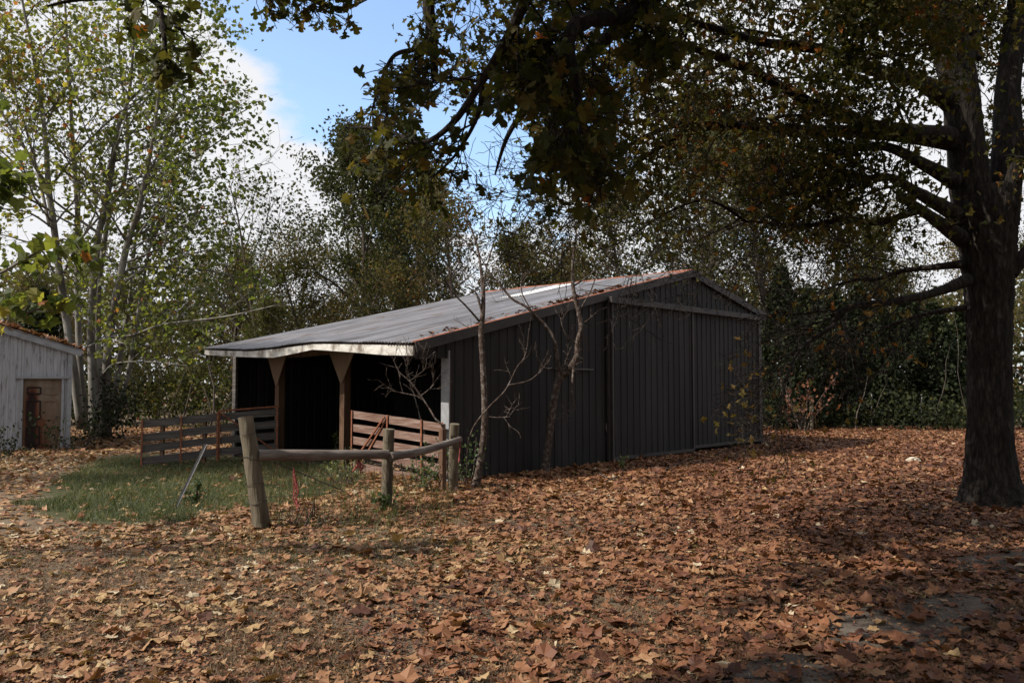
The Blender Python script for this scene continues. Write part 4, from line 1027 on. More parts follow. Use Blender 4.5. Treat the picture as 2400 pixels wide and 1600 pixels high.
BOUGHS = [
    [(281, 668, 25.0, 9), (351, 623, 24.8, 7), (430, 600, 24.6, 6), (491, 584, 24.4, 4)],
    [(290, 640, 25, 9), (330, 625, 25.6, 7), (470, 632, 26.2, 6), (560, 650, 26.6, 4)],
    [(260, 790, 25.1, 11), (310, 785, 24.7, 9), (386, 760, 24.3, 8), (526, 742, 23.7, 6), (652, 714, 23.2, 3)],
    [(175, 830, 26.2, 8), (215, 808, 25.4, 7), (250, 793, 24.9, 6), (298, 808, 24.4, 4)],
    [(240, 880, 25.3, 7), (270, 852, 24.6, 6), (350, 848, 24.2, 5), (440, 857, 23.9, 3)],
    [(300, 585, 24.8, 8), (350, 560, 24.6, 7), (420, 530, 24.3, 6), (500, 512, 24, 4), (560, 500, 23.8, 3)],
    [(338, 435, 24.5, 7), (400, 400, 24.3, 6), (470, 360, 24.0, 5), (545, 310, 23.8, 3)],
    [(340, 400, 24.6, 7), (420, 350, 24.9, 6), (520, 290, 25.2, 4), (590, 250, 25.4, 3)],
    [(365, 290, 24.3, 6), (420, 265, 24.1, 5), (500, 255, 23.9, 3)],
    [(125, 430, 25.9, 9), (180, 360, 25.6, 8), (260, 280, 25.2, 7), (340, 220, 24.8, 6), (380, 160, 24.6, 4)],
    [(150, 640, 26.1, 9), (190, 560, 25.6, 8), (260, 480, 25.2, 7), (340, 400, 24.8, 5), (390, 340, 24.6, 3)],
    [(130, 540, 26, 8), (70, 500, 25.4, 7), (0, 490, 24.8, 5), (-60, 500, 24.4, 3)],
    [(150, 700, 26.1, 7), (100, 590, 25.6, 6), (40, 560, 25.2, 5), (-20, 545, 25, 3)],
    [(298, 240, 25.4, 7), (360, 180, 25.4, 6), (430, 110, 25.4, 5), (500, 60, 25.4, 3)],
    [(310, 150, 25.3, 6), (390, 70, 25.0, 5), (470, 0, 24.8, 3)],
    [(104, 300, 25.8, 7), (150, 210, 26.2, 6), (215, 120, 26.6, 5), (250, 20, 27, 3)],
    [(316, 560, 24.7, 7), (390, 470, 24.5, 6), (470, 430, 24.4, 5), (570, 400, 24.3, 3), (640, 380, 24.2, 2)],
]
sa = []
for k, L in enumerate(STEMS + BOUGHS):
    ob2, P, r = px_tube('stem' if k < len(STEMS) else 'bough', [(a, b, c, w * 0.66) for a, b, c, w in L], 12 if k < len(STEMS) else 7, syc, M['pale_bark'], 0, 40)
    tw = Geo(); anc = []
    if k < len(STEMS):
        sprout(tw, P, r[10], 2, 17, 3.6, bias=(0.3, -0.2, 0.2), lift=0.05, anchors=anc, start=0.33, sides=4, wig=0.10, ang=(0.6, 1.1))
    else:
        sprout(tw, P, r[4], 2, 8, 2.0, bias=(0, 0, 0.2), lift=0.04, anchors=anc, start=0.2, sides=3, wig=0.12)
    tw.build('twig', M['pale_bark'], ob2, kind='stuff')
    sa.append(np.array(anc))
SA = np.concatenate(sa)
x_, y_, z_ = pix(SA)
right = np.interp(y_, [-300, 0, 100, 250, 350, 450, 600, 700, 900], [480, 555, 605, 640, 655, 610, 640, 640, 480])
SA = SA[(x_ < right) & (y_ < 930)]
P = np.repeat(SA, 3, 0) + rng.normal(0, 0.22, (len(SA) * 3, 3))
P = P[rng.random(len(P)) < min(1.0, 15500 / len(P))]
n = len(P); sz = rng.uniform(0.085, 0.165, n); rot = rotations(n, 0.75, 0.5)
x_, y_, z_ = pix(P)
tn = np.clip(0.42 + 0.0007 * (320 - x_) + rng.normal(0, 0.22, n) + (rng.random(n) > 0.985) * 0.6, 0, 1)
score = np.where((x_ > 0) & (y_ > 0), sz / z_, 0)
top = np.argsort(-score)[:300]; rest = np.setdiff1d(np.arange(n), top)
spread_leaves(syc, None, P[top], SYC_S, rot[top], sz[top], tn[top], M['sycamore_leaf'])
g = Geo(); scatter(g, SYC_S, P[rest], rot[rest], sz[rest], tn[rest], 0.4)
g.build('foliage', M['sycamore_leaf'], syc, kind='stuff')
print('sycamore', n)

# ---- young sycamore by the camera's left, leaves at the frame's edge
ys = thing('sycamore_sapling', 'young sycamore whose large green leaves reach in at the left edge of the yard', 'tree', (-7.2, 7.6, 0))
Geo().tube(spline([(-7.2, 7.6, -0.1), (-7.15, 7.6, 1.5), (-7.0, 7.6, 3.0), (-6.9, 7.7, 4.8)], 14), np.linspace(0.07, 0.015, 14), 10).build('trunk', M['pale_bark'], ys)
anc = []
for pts in ([(-7.1, 7.6, 2.4), at(-150, 690, 7.4), at(-20, 650, 7.3), at(70, 600, 7.2), at(150, 560, 7.2), at(205, 600, 7.2)],
            [(-7.0, 7.6, 2.9), at(-160, 560, 7.4), at(-40, 480, 7.4), at(10, 440, 7.3)],
            [(-7.1, 7.6, 2.0), at(-120, 760, 7.6), at(0, 742, 7.6), at(80, 728, 7.5), at(140, 690, 7.5)],
            [(-7.0, 7.6, 3.3), at(-200, 420, 7.3), at(-60, 395, 7.3), at(25, 400, 7.3)],
            [(-6.95, 7.65, 3.6), (-6.2, 8.4, 4.4), (-5.8, 8.9, 4.8)], [(-7, 7.6, 3.4), (-7.8, 6.9, 4.2), (-8.3, 6.6, 4.4)], [(-7, 7.6, 3.0), (-7.9, 8.3, 3.8), (-8.4, 8.9, 4.1)]):
    P = spline(pts, 16); b2 = Geo().tube(P, np.linspace(0.022, 0.005, 16), 6).build('bough', M['pale_bark'], ys)
    tw = Geo(); sprout(tw, P, 0.008, 1, 9, 0.35, anchors=anc, start=0.35, lift=0, wig=0.2); tw.build('twig', M['pale_bark'], b2, kind='stuff')
AN = np.array(anc); P = np.repeat(AN, 2, 0) + rng.normal(0, 0.06, (len(AN) * 2, 3)); x_, y_, z_ = pix(P)
P = P[rng.random(len(P)) < 0.6]
spread_leaves(ys, None, P, SYC, rotations(len(P), 0.7, 0.8), rng.uniform(0.085, 0.155, len(P)), np.clip(rng.normal(0.35, 0.28, len(P)), 0, 1), M['sycamore_leaf'])

# ---- the two bare saplings against the gable
def sapling(label, base, stems, m='sapling_bark', leaf=0):
    s = thing('sapling', label, 'tree', base)
    for L in stems:
        nm = 'trunk' if L is stems[0] else 'limb'
        ob3, P, r = px_tube(nm, [(a, b, c, w * 0.74) for a, b, c, w in L], 10, s, M[m], 0.10, 40)
        tw = Geo(); sprout(tw, P, r[-12], 2, 4 if nm == 'limb' else 5, 0.6, bias=(0, 0, 0.35), lift=0.05, anchors=None, start=0.5, sides=3, wig=0.16)
        tw.build('twig', M[m], ob3, kind='stuff')
    return s
b1 = gp(1118, 1141); d1 = b1[1]
sapling('straight slender bare sapling, first from the fence, rising past the eave', b1, [
    [(1112, 1150, d1, 36), (1120, 1115, d1, 25), (1133, 1030, d1, 22), (1136, 960, d1, 20), (1132, 860, d1, 19), (1128, 780, d1, 19), (1131, 740, d1, 17), (1133, 690, d1 + 0.1, 13), (1128, 640, d1 + 0.2, 10), (1118, 575, d1 + 0.3, 7), (1090, 500, d1 + 0.4, 4)],
    [(1127, 757, d1, 8), (1095, 720, d1 - 0.1, 6), (1065, 690, d1 - 0.2, 5), (1040, 660, d1 - 0.3, 3)],
    [(1131, 735, d1, 9), (1117, 690, d1, 7), (1108, 680, d1, 5), (1092, 672, d1, 3)],
    [(1132, 690, d1, 6), (1140, 630, d1, 5), (1160, 560, d1, 4), (1185, 480, d1, 2)],
    [(1120, 600, d1, 5), (1085, 560, d1, 4), (1040, 520, d1, 3), (1000, 500, d1, 2)],
    [(1098, 1040, d1 - 0.3, 5), (1110, 1000, d1 - 0.3, 5), (1145, 955, d1 - 0.35, 6), (1180, 920, d1 - 0.4, 5), (1195, 895, d1 - 0.4, 4), (1212, 860, d1 - 0.4, 4), (1232, 830, d1 - 0.4, 3), (1240, 770, d1 - 0.4, 2)],
    [(1192, 902, d1 - 0.4, 4), (1235, 893, d1 - 0.45, 3), (1258, 878, d1 - 0.5, 3), (1272, 855, d1 - 0.5, 2)],
    [(1140, 975, d1, 3), (1165, 978, d1 - 0.1, 3), (1195, 976, d1 - 0.2, 2)]])
b2 = gp(1276, 1106); d2 = b2[1]
sapling('crooked forked bare sapling beside the standpipe at the gable', b2, [
    [(1276, 1115, d2, 38), (1280, 1080, d2, 27), (1290, 1000, d2, 24), (1298, 940, d2, 23), (1308, 895, d2, 24), (1318, 880, d2, 24), (1336, 862, d2 - 0.05, 22), (1352, 835, d2 - 0.1, 19), (1354, 800, d2 - 0.1, 17), (1362, 770, d2 - 0.1, 16), (1356, 730, d2 - 0.1, 15), (1346, 690, d2 - 0.1, 13), (1342, 655, d2 - 0.05, 11), (1344, 600, d2, 9), (1352, 540, d2, 5)],
    [(1310, 892, d2, 17), (1308, 850, d2, 14), (1300, 800, d2, 12), (1280, 765, d2, 12), (1255, 740, d2 - 0.05, 10), (1232, 718, d2 - 0.1, 9), (1200, 700, d2 - 0.1, 8), (1170, 665, d2 - 0.1, 7), (1148, 640, d2 - 0.1, 5), (1120, 590, d2 - 0.1, 3)],
    [(1345, 850, d2 - 0.1, 9), (1343, 880, d2 - 0.15, 8), (1340, 915, d2 - 0.2, 7), (1345, 945, d2 - 0.2, 6), (1350, 960, d2 - 0.2, 3)],
    [(1350, 805, d2 - 0.1, 5), (1330, 790, d2 - 0.15, 4), (1318, 765, d2 - 0.2, 3), (1314, 745, d2 - 0.2, 2)],
    [(1315, 882, d2 - 0.05, 8), (1318, 860, d2 - 0.1, 7), (1326, 852, d2 - 0.1, 5)],
    [(1360, 725, d2 - 0.1, 5), (1385, 680, d2 - 0.1, 4), (1400, 640, d2 - 0.1, 4), (1420, 600, d2 - 0.1, 2)],
    [(1250, 735, d2, 5), (1225, 690, d2, 4), (1222, 660, d2, 3), (1235, 640, d2, 2)],
    [(1345, 670, d2, 6), (1375, 650, d2, 5), (1410, 625, d2, 4), (1450, 640, d2, 3), (1480, 655, d2, 2)]])
p0 = gp(1040, 1128); dd_ = 13.6
sapling('dead bare branchy stem leaning in front of the dark lean-to opening', p0, [
    [(1050, 1120, dd_, 8), (1040, 1010, dd_, 6), (1020, 980, dd_, 6), (1005, 955, dd_ + 0.1, 5), (985, 925, dd_ + 0.1, 5), (962, 895, dd_ + 0.1, 4), (935, 870, dd_ + 0.1, 3), (922, 842, dd_ + 0.1, 2)],
    [(986, 930, dd_ + 0.1, 4), (965, 925, dd_ + 0.1, 3), (940, 920, dd_ + 0.1, 3), (915, 915, dd_, 2)],
    [(985, 928, dd_ + 0.1, 4), (1002, 915, dd_ + 0.1, 3), (1018, 900, dd_ + 0.1, 2)],
    [(960, 893, dd_ + 0.1, 3), (980, 878, dd_, 3), (995, 865, dd_, 2), (1000, 848, dd_, 2)],
    [(955, 888, dd_ + 0.1, 3), (952, 865, dd_, 2), (956, 850, dd_, 2)]])

# ================================================================== the wood behind
def broadleaf(name, seed, H, R0, crown, nl, per, size, tint, wig=0.10, sub=7, thin=1.0, m='wood_leaf', spread=0.28, up=0.35):
    """a woodland tree at the origin: trunk, limbs (one part) and foliage"""
    global rng
    keep = rng; rng = np.random.default_rng(seed)
    root = thing(name, '', '', (0, 0, 0))
    P = wander((0, 0, -0.2), (0.02, 0.02, 1), H * 0.93, 14, 0.05, 0.06)
    rr = np.linspace(R0, R0 * 0.14, len(P)); rr[0] *= 1.25
    Geo().tube(P, rr, 9, rough=0.08).build('trunk', M['dark_bark'], root)
    tw = Geo(); anc = []
    for k in range(nl):
        f = crown + (0.97 - crown) * (k + rng.random()) / nl
        i = min(int(f * 14), 13); p = P[i] + (P[i + 1] - P[i]) * (f * 14 - i)
        az = k * 2.4 + rng.normal(0, 0.4); el = up + 0.7 * f + rng.normal(0, 0.12)
        d = np.array([math.cos(az) * math.cos(el), math.sin(az) * math.cos(el), math.sin(el)])
        L = H * 0.36 * (1.25 - 0.85 * max(0, (f - crown) / (1 - crown))) * rng.uniform(0.75, 1.15)
        b = wander(p, d, L, 7, wig, 0.05)
        r = R0 * 0.42 * (1.1 - 0.8 * f)
        tw.tube(b, np.linspace(r, r * 0.2, len(b)), 5, cap=False)
        sprout(tw, b, r, 2, sub, L * 0.48, bias=(0, 0, 0.15), lift=0.03, anchors=anc, start=0.25, sides=3, wig=0.16)
    tw.build('limb', M['dark_bark'], root, kind='stuff')
    g = Geo(); A_ = np.array(anc)
    A_ = A_[fbm(A_[:, 0] + 0.6 * A_[:, 2], A_[:, 1] - 0.8 * A_[:, 2], 1.6, seed) > 0.43]
    if thin < 1: A_ = A_[rng.random(len(A_)) < thin]
    leaf_cloud(g, QUAD, A_, per, spread, size, tilt=0.9, tint=tint)
    g.build('crown', M[m], root, kind='stuff')
    rng = keep
    return root
def cedar(name, seed, H, W_):
    global rng
    keep = rng; rng = np.random.default_rng(seed)
    root = thing(name, '', '', (0, 0, 0))
    Geo().tube(wander((0, 0, -0.2), (0, 0, 1), H * 0.98, 8, 0.02), np.linspace(0.13, 0.02, 9), 7).build('trunk', M['dark_bark'], root)
    n = 5200
    f = rng.random(n) ** 0.8; az = rng.random(n) * 2 * np.pi
    lob = 0.75 + 0.35 * vnoise(az * 3, f * 14, 1.0, seed) + 0.2 * vnoise(az * 9, f * 40, 1.0, seed + 1)
    r = W_ * (1.02 - f) ** 0.75 * lob * np.sqrt(rng.uniform(0.15, 1, n)) * np.where(f < 0.08, f / 0.08 * 0.5 + 0.5, 1)
    P = np.stack([r * np.cos(az), r * np.sin(az), 0.15 + f * H - 0.15 * r], -1)
    g = Geo(); scatter(g, QUAD, P, rotations(n, 0.6, -0.5), rng.uniform(0.14, 0.30, n), np.clip(rng.normal(0.4, 0.25, n), 0, 1))
    g.build('crown', M['cedar_leaf'], root, kind='stuff')
    rng = keep
    return root
protos = {
    'dense': broadleaf('oak_tree', 101, 13.0, 0.22, 0.38, 20, 6, (0.11, 0.2), (0.0, 0.6), sub=9),
    'mixed': broadleaf('broadleaf_tree', 102, 12.0, 0.18, 0.22, 20, 5, (0.11, 0.19), (0.1, 0.95), sub=8),
    'green': broadleaf('broadleaf_tree', 103, 9.0, 0.13, 0.15, 18, 6, (0.10, 0.18), (0.2, 0.8), sub=8),
    'thin': broadleaf('bare_tree', 104, 12.0, 0.14, 0.30, 16, 1, (0.10, 0.16), (0.4, 1.0), sub=7, thin=0.35, up=0.6),
    'brown': broadleaf('broadleaf_tree', 105, 11.0, 0.17, 0.25, 18, 3, (0.10, 0.18), (0.45, 1.0), sub=8, thin=0.8),
    'cedar': cedar('cedar_tree', 106, 7.0, 2.0),
    'cedar2': cedar('cedar_tree', 107, 6.0, 2.3),
}
used = set()
def plant(kind, px, Y, top, label, cat='tree', group=None, rz=None, wide=1.0):
    o = protos[kind]
    if kind in used: o = copy_tree(o)
    used.add(kind)
    H = {'dense': 13.0, 'mixed': 12.0, 'green': 9.0, 'thin': 12.0, 'brown': 11.0, 'cedar': 7.0, 'cedar2': 6.0}[kind]
    z = at(1200, top, Y)[2]
    s = max(z, 1.0) / H
    x = (px - 1200) / F * Y
    o.location = (x, Y, 0); o.scale = (s * wide, s * wide, s); o.rotation_euler = (0, 0, rz if rz is not None else rng.random() * 6.28)
    for k in ('group',):
        if k in o: del o[k]
    return tag(o, label, cat, group)
plant('dense', 835, 38, 325, 'tall tree with dark rounded dense crown rising highest behind the barn roof')
plant('dense', 1000, 44, 440, 'dark crowned tree second in height behind the barn ridge, right of the tallest')
plant('thin', 625, 36, 365, 'nearly bare slender tree between the pale-stemmed sycamore and the tall dark tree')
plant('mixed', 735, 35, 560, 'loose brown-green tree over the left part of the barn roof')
plant('mixed', 905, 33, 575, 'loose leafy tree with visible branches behind the middle of the roof')
plant('brown', 1085, 34, 430, 'thin brown-leaved tree behind the two bare saplings')
plant('green', 1215, 36, 560, 'bright green small tree showing over the ridge by the white skylight')
plant('brown', 1330, 35, 530, 'reddish-brown leaved tree behind the barn ridge')
plant('mixed', 1480, 38, 400, 'green-brown tree behind the gable peak under the oak limbs')
plant('dense', 1640, 42, 250, 'tall dark tree behind the gable peak, seen through the oak foliage')
plant('mixed', 1790, 40, 330, 'olive leafed tree behind the right end of the barn')
plant('brown', 1930, 44, 480, 'brown-leaved tree in the wood beyond the hanging dead limb')
plant('mixed', 2090, 42, 470, 'olive tree in the wood left of the big oak trunk')
plant('brown', 2240, 40, 520, 'brown-olive tree whose crown meets the edge of the big oak trunk')
plant('green', 2420, 44, 560, 'green tree in the gap beyond the big oak trunk')
plant('cedar', 1835, 31, 640, 'dark cedar nearest the right corner of the barn')
plant('cedar2', 1960, 33, 700, 'dark cedar behind the weathered wooden post')
plant('cedar', 2075, 32.5, 735, 'dark cedar behind the pale-tipped steel fence post')
plant('cedar2', 2190, 33.5, 720, 'dark cedar close left of the big oak trunk')
plant('cedar', 2440, 38, 800, 'dark low cedar beyond the big oak trunk')
plant('green', 455, 34, 760, 'dense green low tree between white shed and barn')
plant('mixed', 370, 36, 620, 'brown-green tree behind the leaning stems of the sycamore')
plant('mixed', 545, 38, 530, 'olive leafy tree right of the sycamore, over the left eave')
plant('green', 320, 32, 800, 'low green tree at the foot of the sycamore')
plant('cedar2', 95, 34, 690, 'dark cedar behind the white shed roof')
plant('mixed', 10, 38, 600, 'olive tree behind the white shed at the left')
plant('brown', 225, 42, 560, 'brown tree far behind the pale sycamore stems')
plant('green', 640, 33, 715, 'low green tree over the left eave of the barn roof')

for (px, Y, top, kd, lab) in ((565, 47, 600, 'mixed', 'olive-brown tree in the second row beyond the left eave'), (700, 46, 545, 'brown', 'brown-leaved tree in the second row left of the tall dark tree'), (790, 48, 590, 'mixed', 'olive-brown tree in the second row right under the tall dark crown'),
        (880, 45, 540, 'brown', 'brown-leaved tree in the second row between the two dark crowns'), (960, 47, 610, 'mixed', 'olive-brown tree in the second row over the middle of the ridge'), (1070, 46, 580, 'mixed', 'olive-brown tree in the second row behind the straight sapling top'),
        (1160, 47, 600, 'brown', 'brown-leaved tree in the second row over the white skylight'), (1270, 45, 590, 'mixed', 'olive-brown tree in the second row behind the crooked sapling top'), (1390, 46, 590, 'brown', 'brown-leaved tree in the second row left of the gable peak'),
        (1720, 46, 560, 'mixed', 'olive-brown tree in the second row over the right roof slope'), (1870, 47, 560, 'mixed', 'olive-brown tree in the second row above the dark cedars'), (2010, 46, 570, 'brown', 'brown-leaved tree in the second row above the middle cedars'), (2160, 47, 590, 'mixed', 'olive-brown tree in the second row beside the oak trunk'),
        (150, 46, 640, 'mixed', 'olive-brown tree in the second row behind the sycamore stems'), (430, 47, 600, 'brown', 'brown-leaved tree in the second row over the gap between shed and barn'), (40, 47, 660, 'brown', 'brown-leaved tree in the second row over the white shed')):
    plant(kd, px, Y, top, lab, group='second row of trees in the wood', wide=1.15)
plant('cedar2', 1900, 34.5, 690, 'dark cedar behind the russet-leaved shrub')
plant('cedar', 2015, 35, 680, 'tallest dark cedar of the row left of the oak trunk')
plant('cedar2', 2130, 35, 705, 'broad dark cedar behind the second steel post')
plant('cedar', 2255, 35, 730, 'dark cedar partly behind the big oak trunk')

# far side of the wood and its undergrowth: one mass of leaves nobody could count
g = Geo(); n = 34000
x = rng.uniform(-48, 48, n); y = rng.uniform(50, 58, n)
h = 4.0 + 6.5 * fbm(x, y * 0 + 3, 7, 71)
z = h * rng.random(n) ** 1.1
scatter(g, QUAD, np.stack([x, y, z], -1), rotations(n, 0.9), rng.uniform(0.3, 0.55, n), np.clip(rng.normal(0.4, 0.25, n), 0, 1))
g.build('far_woods', M['wood_leaf'], None, kind='stuff')
g = Geo(); n = 34000
x = rng.uniform(-26, 36, n); y = 29.5 + 5 * rng.random(n) ** 1.3 + 0.6 * np.sin(x * 0.7) + np.where(x < -3, 1.5, 0)
h = 0.6 + np.where(x > 5, 1.7, 2.9) * fbm(x, y, 2.6, 81) * np.clip((y - 28.5) / 3, 0.3, 1)
z = h * rng.random(n) ** 0.9
pxq, _, _ = pix(np.stack([x, y, z], -1))
k = ~((pxq > 1080) & (pxq < 1760)) 
PU = np.stack([x, y, z], -1)[k]; nU = len(PU)
scatter(g, QUAD, PU, rotations(nU, 0.9), rng.uniform(0.09, 0.19, nU), np.clip(rng.normal(np.where(PU[:, 0] > 5, 0.02, 0.38), 0.25, nU), 0, 1))  # right-hand leaves tinted darker, putting the shade there into their colour
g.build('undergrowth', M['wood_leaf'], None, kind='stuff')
# thin stems and dead twigs in the undergrowth
g = Geo()
for k in range(90):
    x, y = rng.uniform(-20, 26), rng.uniform(29.5, 35)
    g.tube(wander((x, y, -0.1), (rng.normal(0, 0.3), rng.normal(0, 0.2), 1), rng.uniform(1.2, 5.0), 6, 0.14), np.linspace(rng.uniform(0.015, 0.05), 0.006, 7), 4, cap=False)
g.build('undergrowth_stems', M['dark_bark'], None, kind='stuff')

# trees out of view at the left, whose shade falls into the yard
def shade_tree(loc, H, rz, s, label):
    o = copy_tree(protos['dense']); o.location = loc; o.scale = (s, s, H / 13.0); o.rotation_euler = (0, 0, rz)
    return tag(o, label, 'tree')
shade_tree((-17.0, 14.0, 0), 12.5, 1.0, 0.85, 'dense oak standing beyond the left side of the yard')
shade_tree((-15.0, -3.5, 0), 11.0, 3.0, 0.75, 'dense oak standing left of the camera')

for k, (x, y, H, sc) in enumerate([(9, -5, 11, 0.9), (15, 1, 12, 0.9), (19, 8, 12, 0.9), (4, -11, 12, 0.95), (-5, -10, 12, 0.9), (22, -6, 12, 1.0), (13, -12, 13, 1.0), (25, 16, 12, 1.0), (-13, -7, 12, 0.9), (8, -17, 14, 1.2), (17, -17, 15, 1.3), (27, -14, 15, 1.3), (28, 3, 14, 1.2), (-3, -18, 14, 1.2), (11, -2, 7, 0.9), (16, -6, 7, 0.9), (7, -9, 7, 0.9), (20, 3, 7, 0.9), (0, -8, 7, 0.9)]):  # unseen trees added round the camera to block ambient sky light
    shade_tree((x, y, 0), H, k * 1.3, sc, 'dense oak added out of view to cut sky light')['group'] = 'oaks added out of view to cut sky light'

# ================================================================== bushes and weeds you can pick out
def bush(label, base, h, w, n, size, m, tint, stems=7, name='bush', cat='bush'):
    b = thing(name, label, cat, base)
    st = Geo(); g = Geo(); P = []
    for k in range(stems):
        d = np.array([rng.normal(0, w / h * 0.6), rng.normal(0, w / h * 0.6), 1.0])
        q = wander(np.asarray(base) + np.array([rng.normal(0, w * 0.15), rng.normal(0, w * 0.15), -0.03]), d, h * rng.uniform(0.6, 1.1), 6, 0.12)
        st.tube(q, np.linspace(0.008 + h * 0.004, 0.003, 7), 4, cap=False); P.extend(q[2:])
    st.build('stem', M['sapling_bark'], b, kind='stuff')
    A_ = np.array(P); A_ = A_[rng.integers(0, len(A_), n)] + rng.normal(0, w * 0.14, (n, 3))
    A_[:, 2] = np.maximum(A_[:, 2], 0.03)
    scatter(g, QUAD, A_, rotations(n, 0.8), rng.uniform(size[0], size[1], n), np.clip(rng.uniform(tint[0], tint[1], n), 0, 1))
    g.build('foliage', M[m], b, kind='stuff')
    return b
bush('dark leafy shrub at the corner of the white shed', gp(190, 1052), 1.6, 1.1, 420, (0.06, 0.13), 'cedar_leaf', (0, 0.8))
bush('thin dark shrub in front of the stained shed door', gp(140, 1062), 1.0, 0.45, 90, (0.06, 0.11), 'cedar_leaf', (0.1, 0.9), 4)
bush('low dark shrub against the white shed wall', gp(18, 1075), 0.75, 0.55, 160, (0.05, 0.1), 'cedar_leaf', (0.2, 1))
bush('brushy dark bush at the foot of the many-stemmed sycamore', gp(250, 1030), 2.2, 1.8, 700, (0.08, 0.15), 'cedar_leaf', (0, 0.9))
for (px, py, hh) in ((430, 1172, 0.30), (452, 1178, 0.42), (466, 1180, 0.52)):
    pass
bush('small dark upright green plant beside the leaning metal stake', gp(455, 1182), 0.40, 0.16, 170, (0.03, 0.07), 'weed_leaf', (0, 0.4), 9, 'plant', 'plant')
bush('vine-leaved weed climbing the middle fence post', gp(905, 1200), 0.36, 0.20, 90, (0.05, 0.09), 'weed_leaf', (0.0, 0.7), 6, 'plant', 'plant')
bush('leafy weed clump between middle post and red gate', gp(985, 1150), 0.75, 0.5, 260, (0.04, 0.08), 'weed_leaf', (0.1, 0.9), 9, 'plant', 'plant')
bush('tangled shrub at the foot of the straight sapling', gp(1098, 1138), 0.95, 0.5, 230, (0.04, 0.08), 'weed_leaf', (0, 0.6), 8)
bush('yellowing weeds under the long rail near the barn post stub', gp(815, 1135), 0.6, 0.5, 300, (0.03, 0.07), 'weed_leaf', (0.4, 1.0), 11, 'plant', 'plant')
bush('pale green weed growing by the barn opening', gp(788, 1075), 0.6, 0.25, 120, (0.05, 0.09), 'weed_leaf', (0.5, 1.0), 6, 'plant', 'plant')
bush('dry brown weed stalks at the foot of the leaning fat post', gp(720, 1232), 0.42, 0.6, 160, (0.02, 0.05), 'litter', (0.1, 0.6), 16, 'plant', 'plant')
bush('tiny yellow-green seedling in the leaves before the sliding door', gp(1460, 1100), 0.28, 0.12, 36, (0.06, 0.10), 'weed_leaf', (0.8, 1.0), 4, 'plant', 'plant')
bush('russet-leaved shrub at the wood edge right of the barn', gp(1880, 1012), 2.4, 0.9, 240, (0.09, 0.16), 'litter', (0.0, 0.4), 8)

# ================================================================== grass
def blades(name, m, pos, hgt, wid, tint, lean=0.35):
    n = len(pos)
    yaw = rng.random(n) * 2 * np.pi; dx = np.stack([np.cos(yaw), np.sin(yaw), np.zeros(n)], -1)
    ln = rng.normal(0, lean, (n, 3)); ln[:, 2] = 0
    b0, b1 = pos - dx * wid[:, None], pos + dx * wid[:, None]
    mid = pos + ln * (hgt * 0.4)[:, None] + ZZ * (hgt * 0.6)[:, None]
    tip = pos + ln * (hgt * 1.1)[:, None] + ZZ * hgt[:, None]
    V = np.stack([b0, b1, mid + dx * wid[:, None] * 0.7, mid - dx * wid[:, None] * 0.7, tip], 1).reshape(-1, 3)
    k = np.arange(n)[:, None] * 5
    g = Geo(); g.add(V, np.hstack([k + 3, k + 2, k + 4]), np.hstack([k, k + 1, k + 2, k + 3]), np.repeat(tint, 5))
    return g.build(name, M[m], None, kind='stuff')
def ground_points(n, x0, x1, y0, y1):
    """points on the ground in view, about evenly many per picture area near and far"""
    py = rng.uniform(y0, y1, n); px = rng.uniform(x0, x1, n)
    a, b = (px - 1200) / F, (py - 800) / F
    d2, d3 = CP + b * SP, SP - b * CP
    k = -EYE / d3
    return np.stack([a * k, d2 * k, np.zeros(n)], -1)
N_ = 60000
P = np.stack([rng.uniform(-9, 0, N_), rng.uniform(9.5, 18, N_), np.zeros(N_)], -1)
edge = inside(GRASS, P[:, 0] + 0.8 * (vnoise(P[:, 0], P[:, 1], 0.6, 4) - 0.5), P[:, 1] + 1.2 * (vnoise(P[:, 0], P[:, 1], 0.6, 5) - 0.5))
P = P[edge]; P[:, 2] = gz(P[:, 0], P[:, 1])
n = len(P); P[:, 2] -= 0.005
blades('grass', 'grass', P, rng.uniform(0.05, 0.13, n) * (0.7 + 0.6 * vnoise(P[:, 0], P[:, 1], 0.8, 15)), rng.uniform(0.0025, 0.005, n), np.clip(rng.normal(0.35, 0.25, n) + 0.5 * (vnoise(P[:, 0], P[:, 1], 1.0, 16) - 0.4), 0, 1), 0.5)
N_ = 2600
P = ground_points(N_, 600, 1075, 1090, 1240)
k = rng.random(N_) < 0.25 + 0.75 * (fbm(P[:, 0], P[:, 1], 0.5, 19) > 0.5)
P = P[k & (np.dot(P - A, U) < 0.2)]; P[:, 2] = gz(P[:, 0], P[:, 1]) - 0.01; n = len(P)
blades('weed_stalks', 'weed_leaf', P, rng.uniform(0.06, 0.28, n), rng.uniform(0.002, 0.005, n), np.clip(rng.normal(0.55, 0.3, n), 0, 1), 0.4)
P = P[rng.random(n) < 0.5] + rng.normal(0, 0.05, 3) * np.array([1, 1, 0]); n = len(P)
blades('weed_stalks', 'litter', P, rng.uniform(0.1, 0.42, n), rng.uniform(0.0015, 0.003, n), np.clip(rng.normal(0.25, 0.2, n), 0, 1), 0.3)
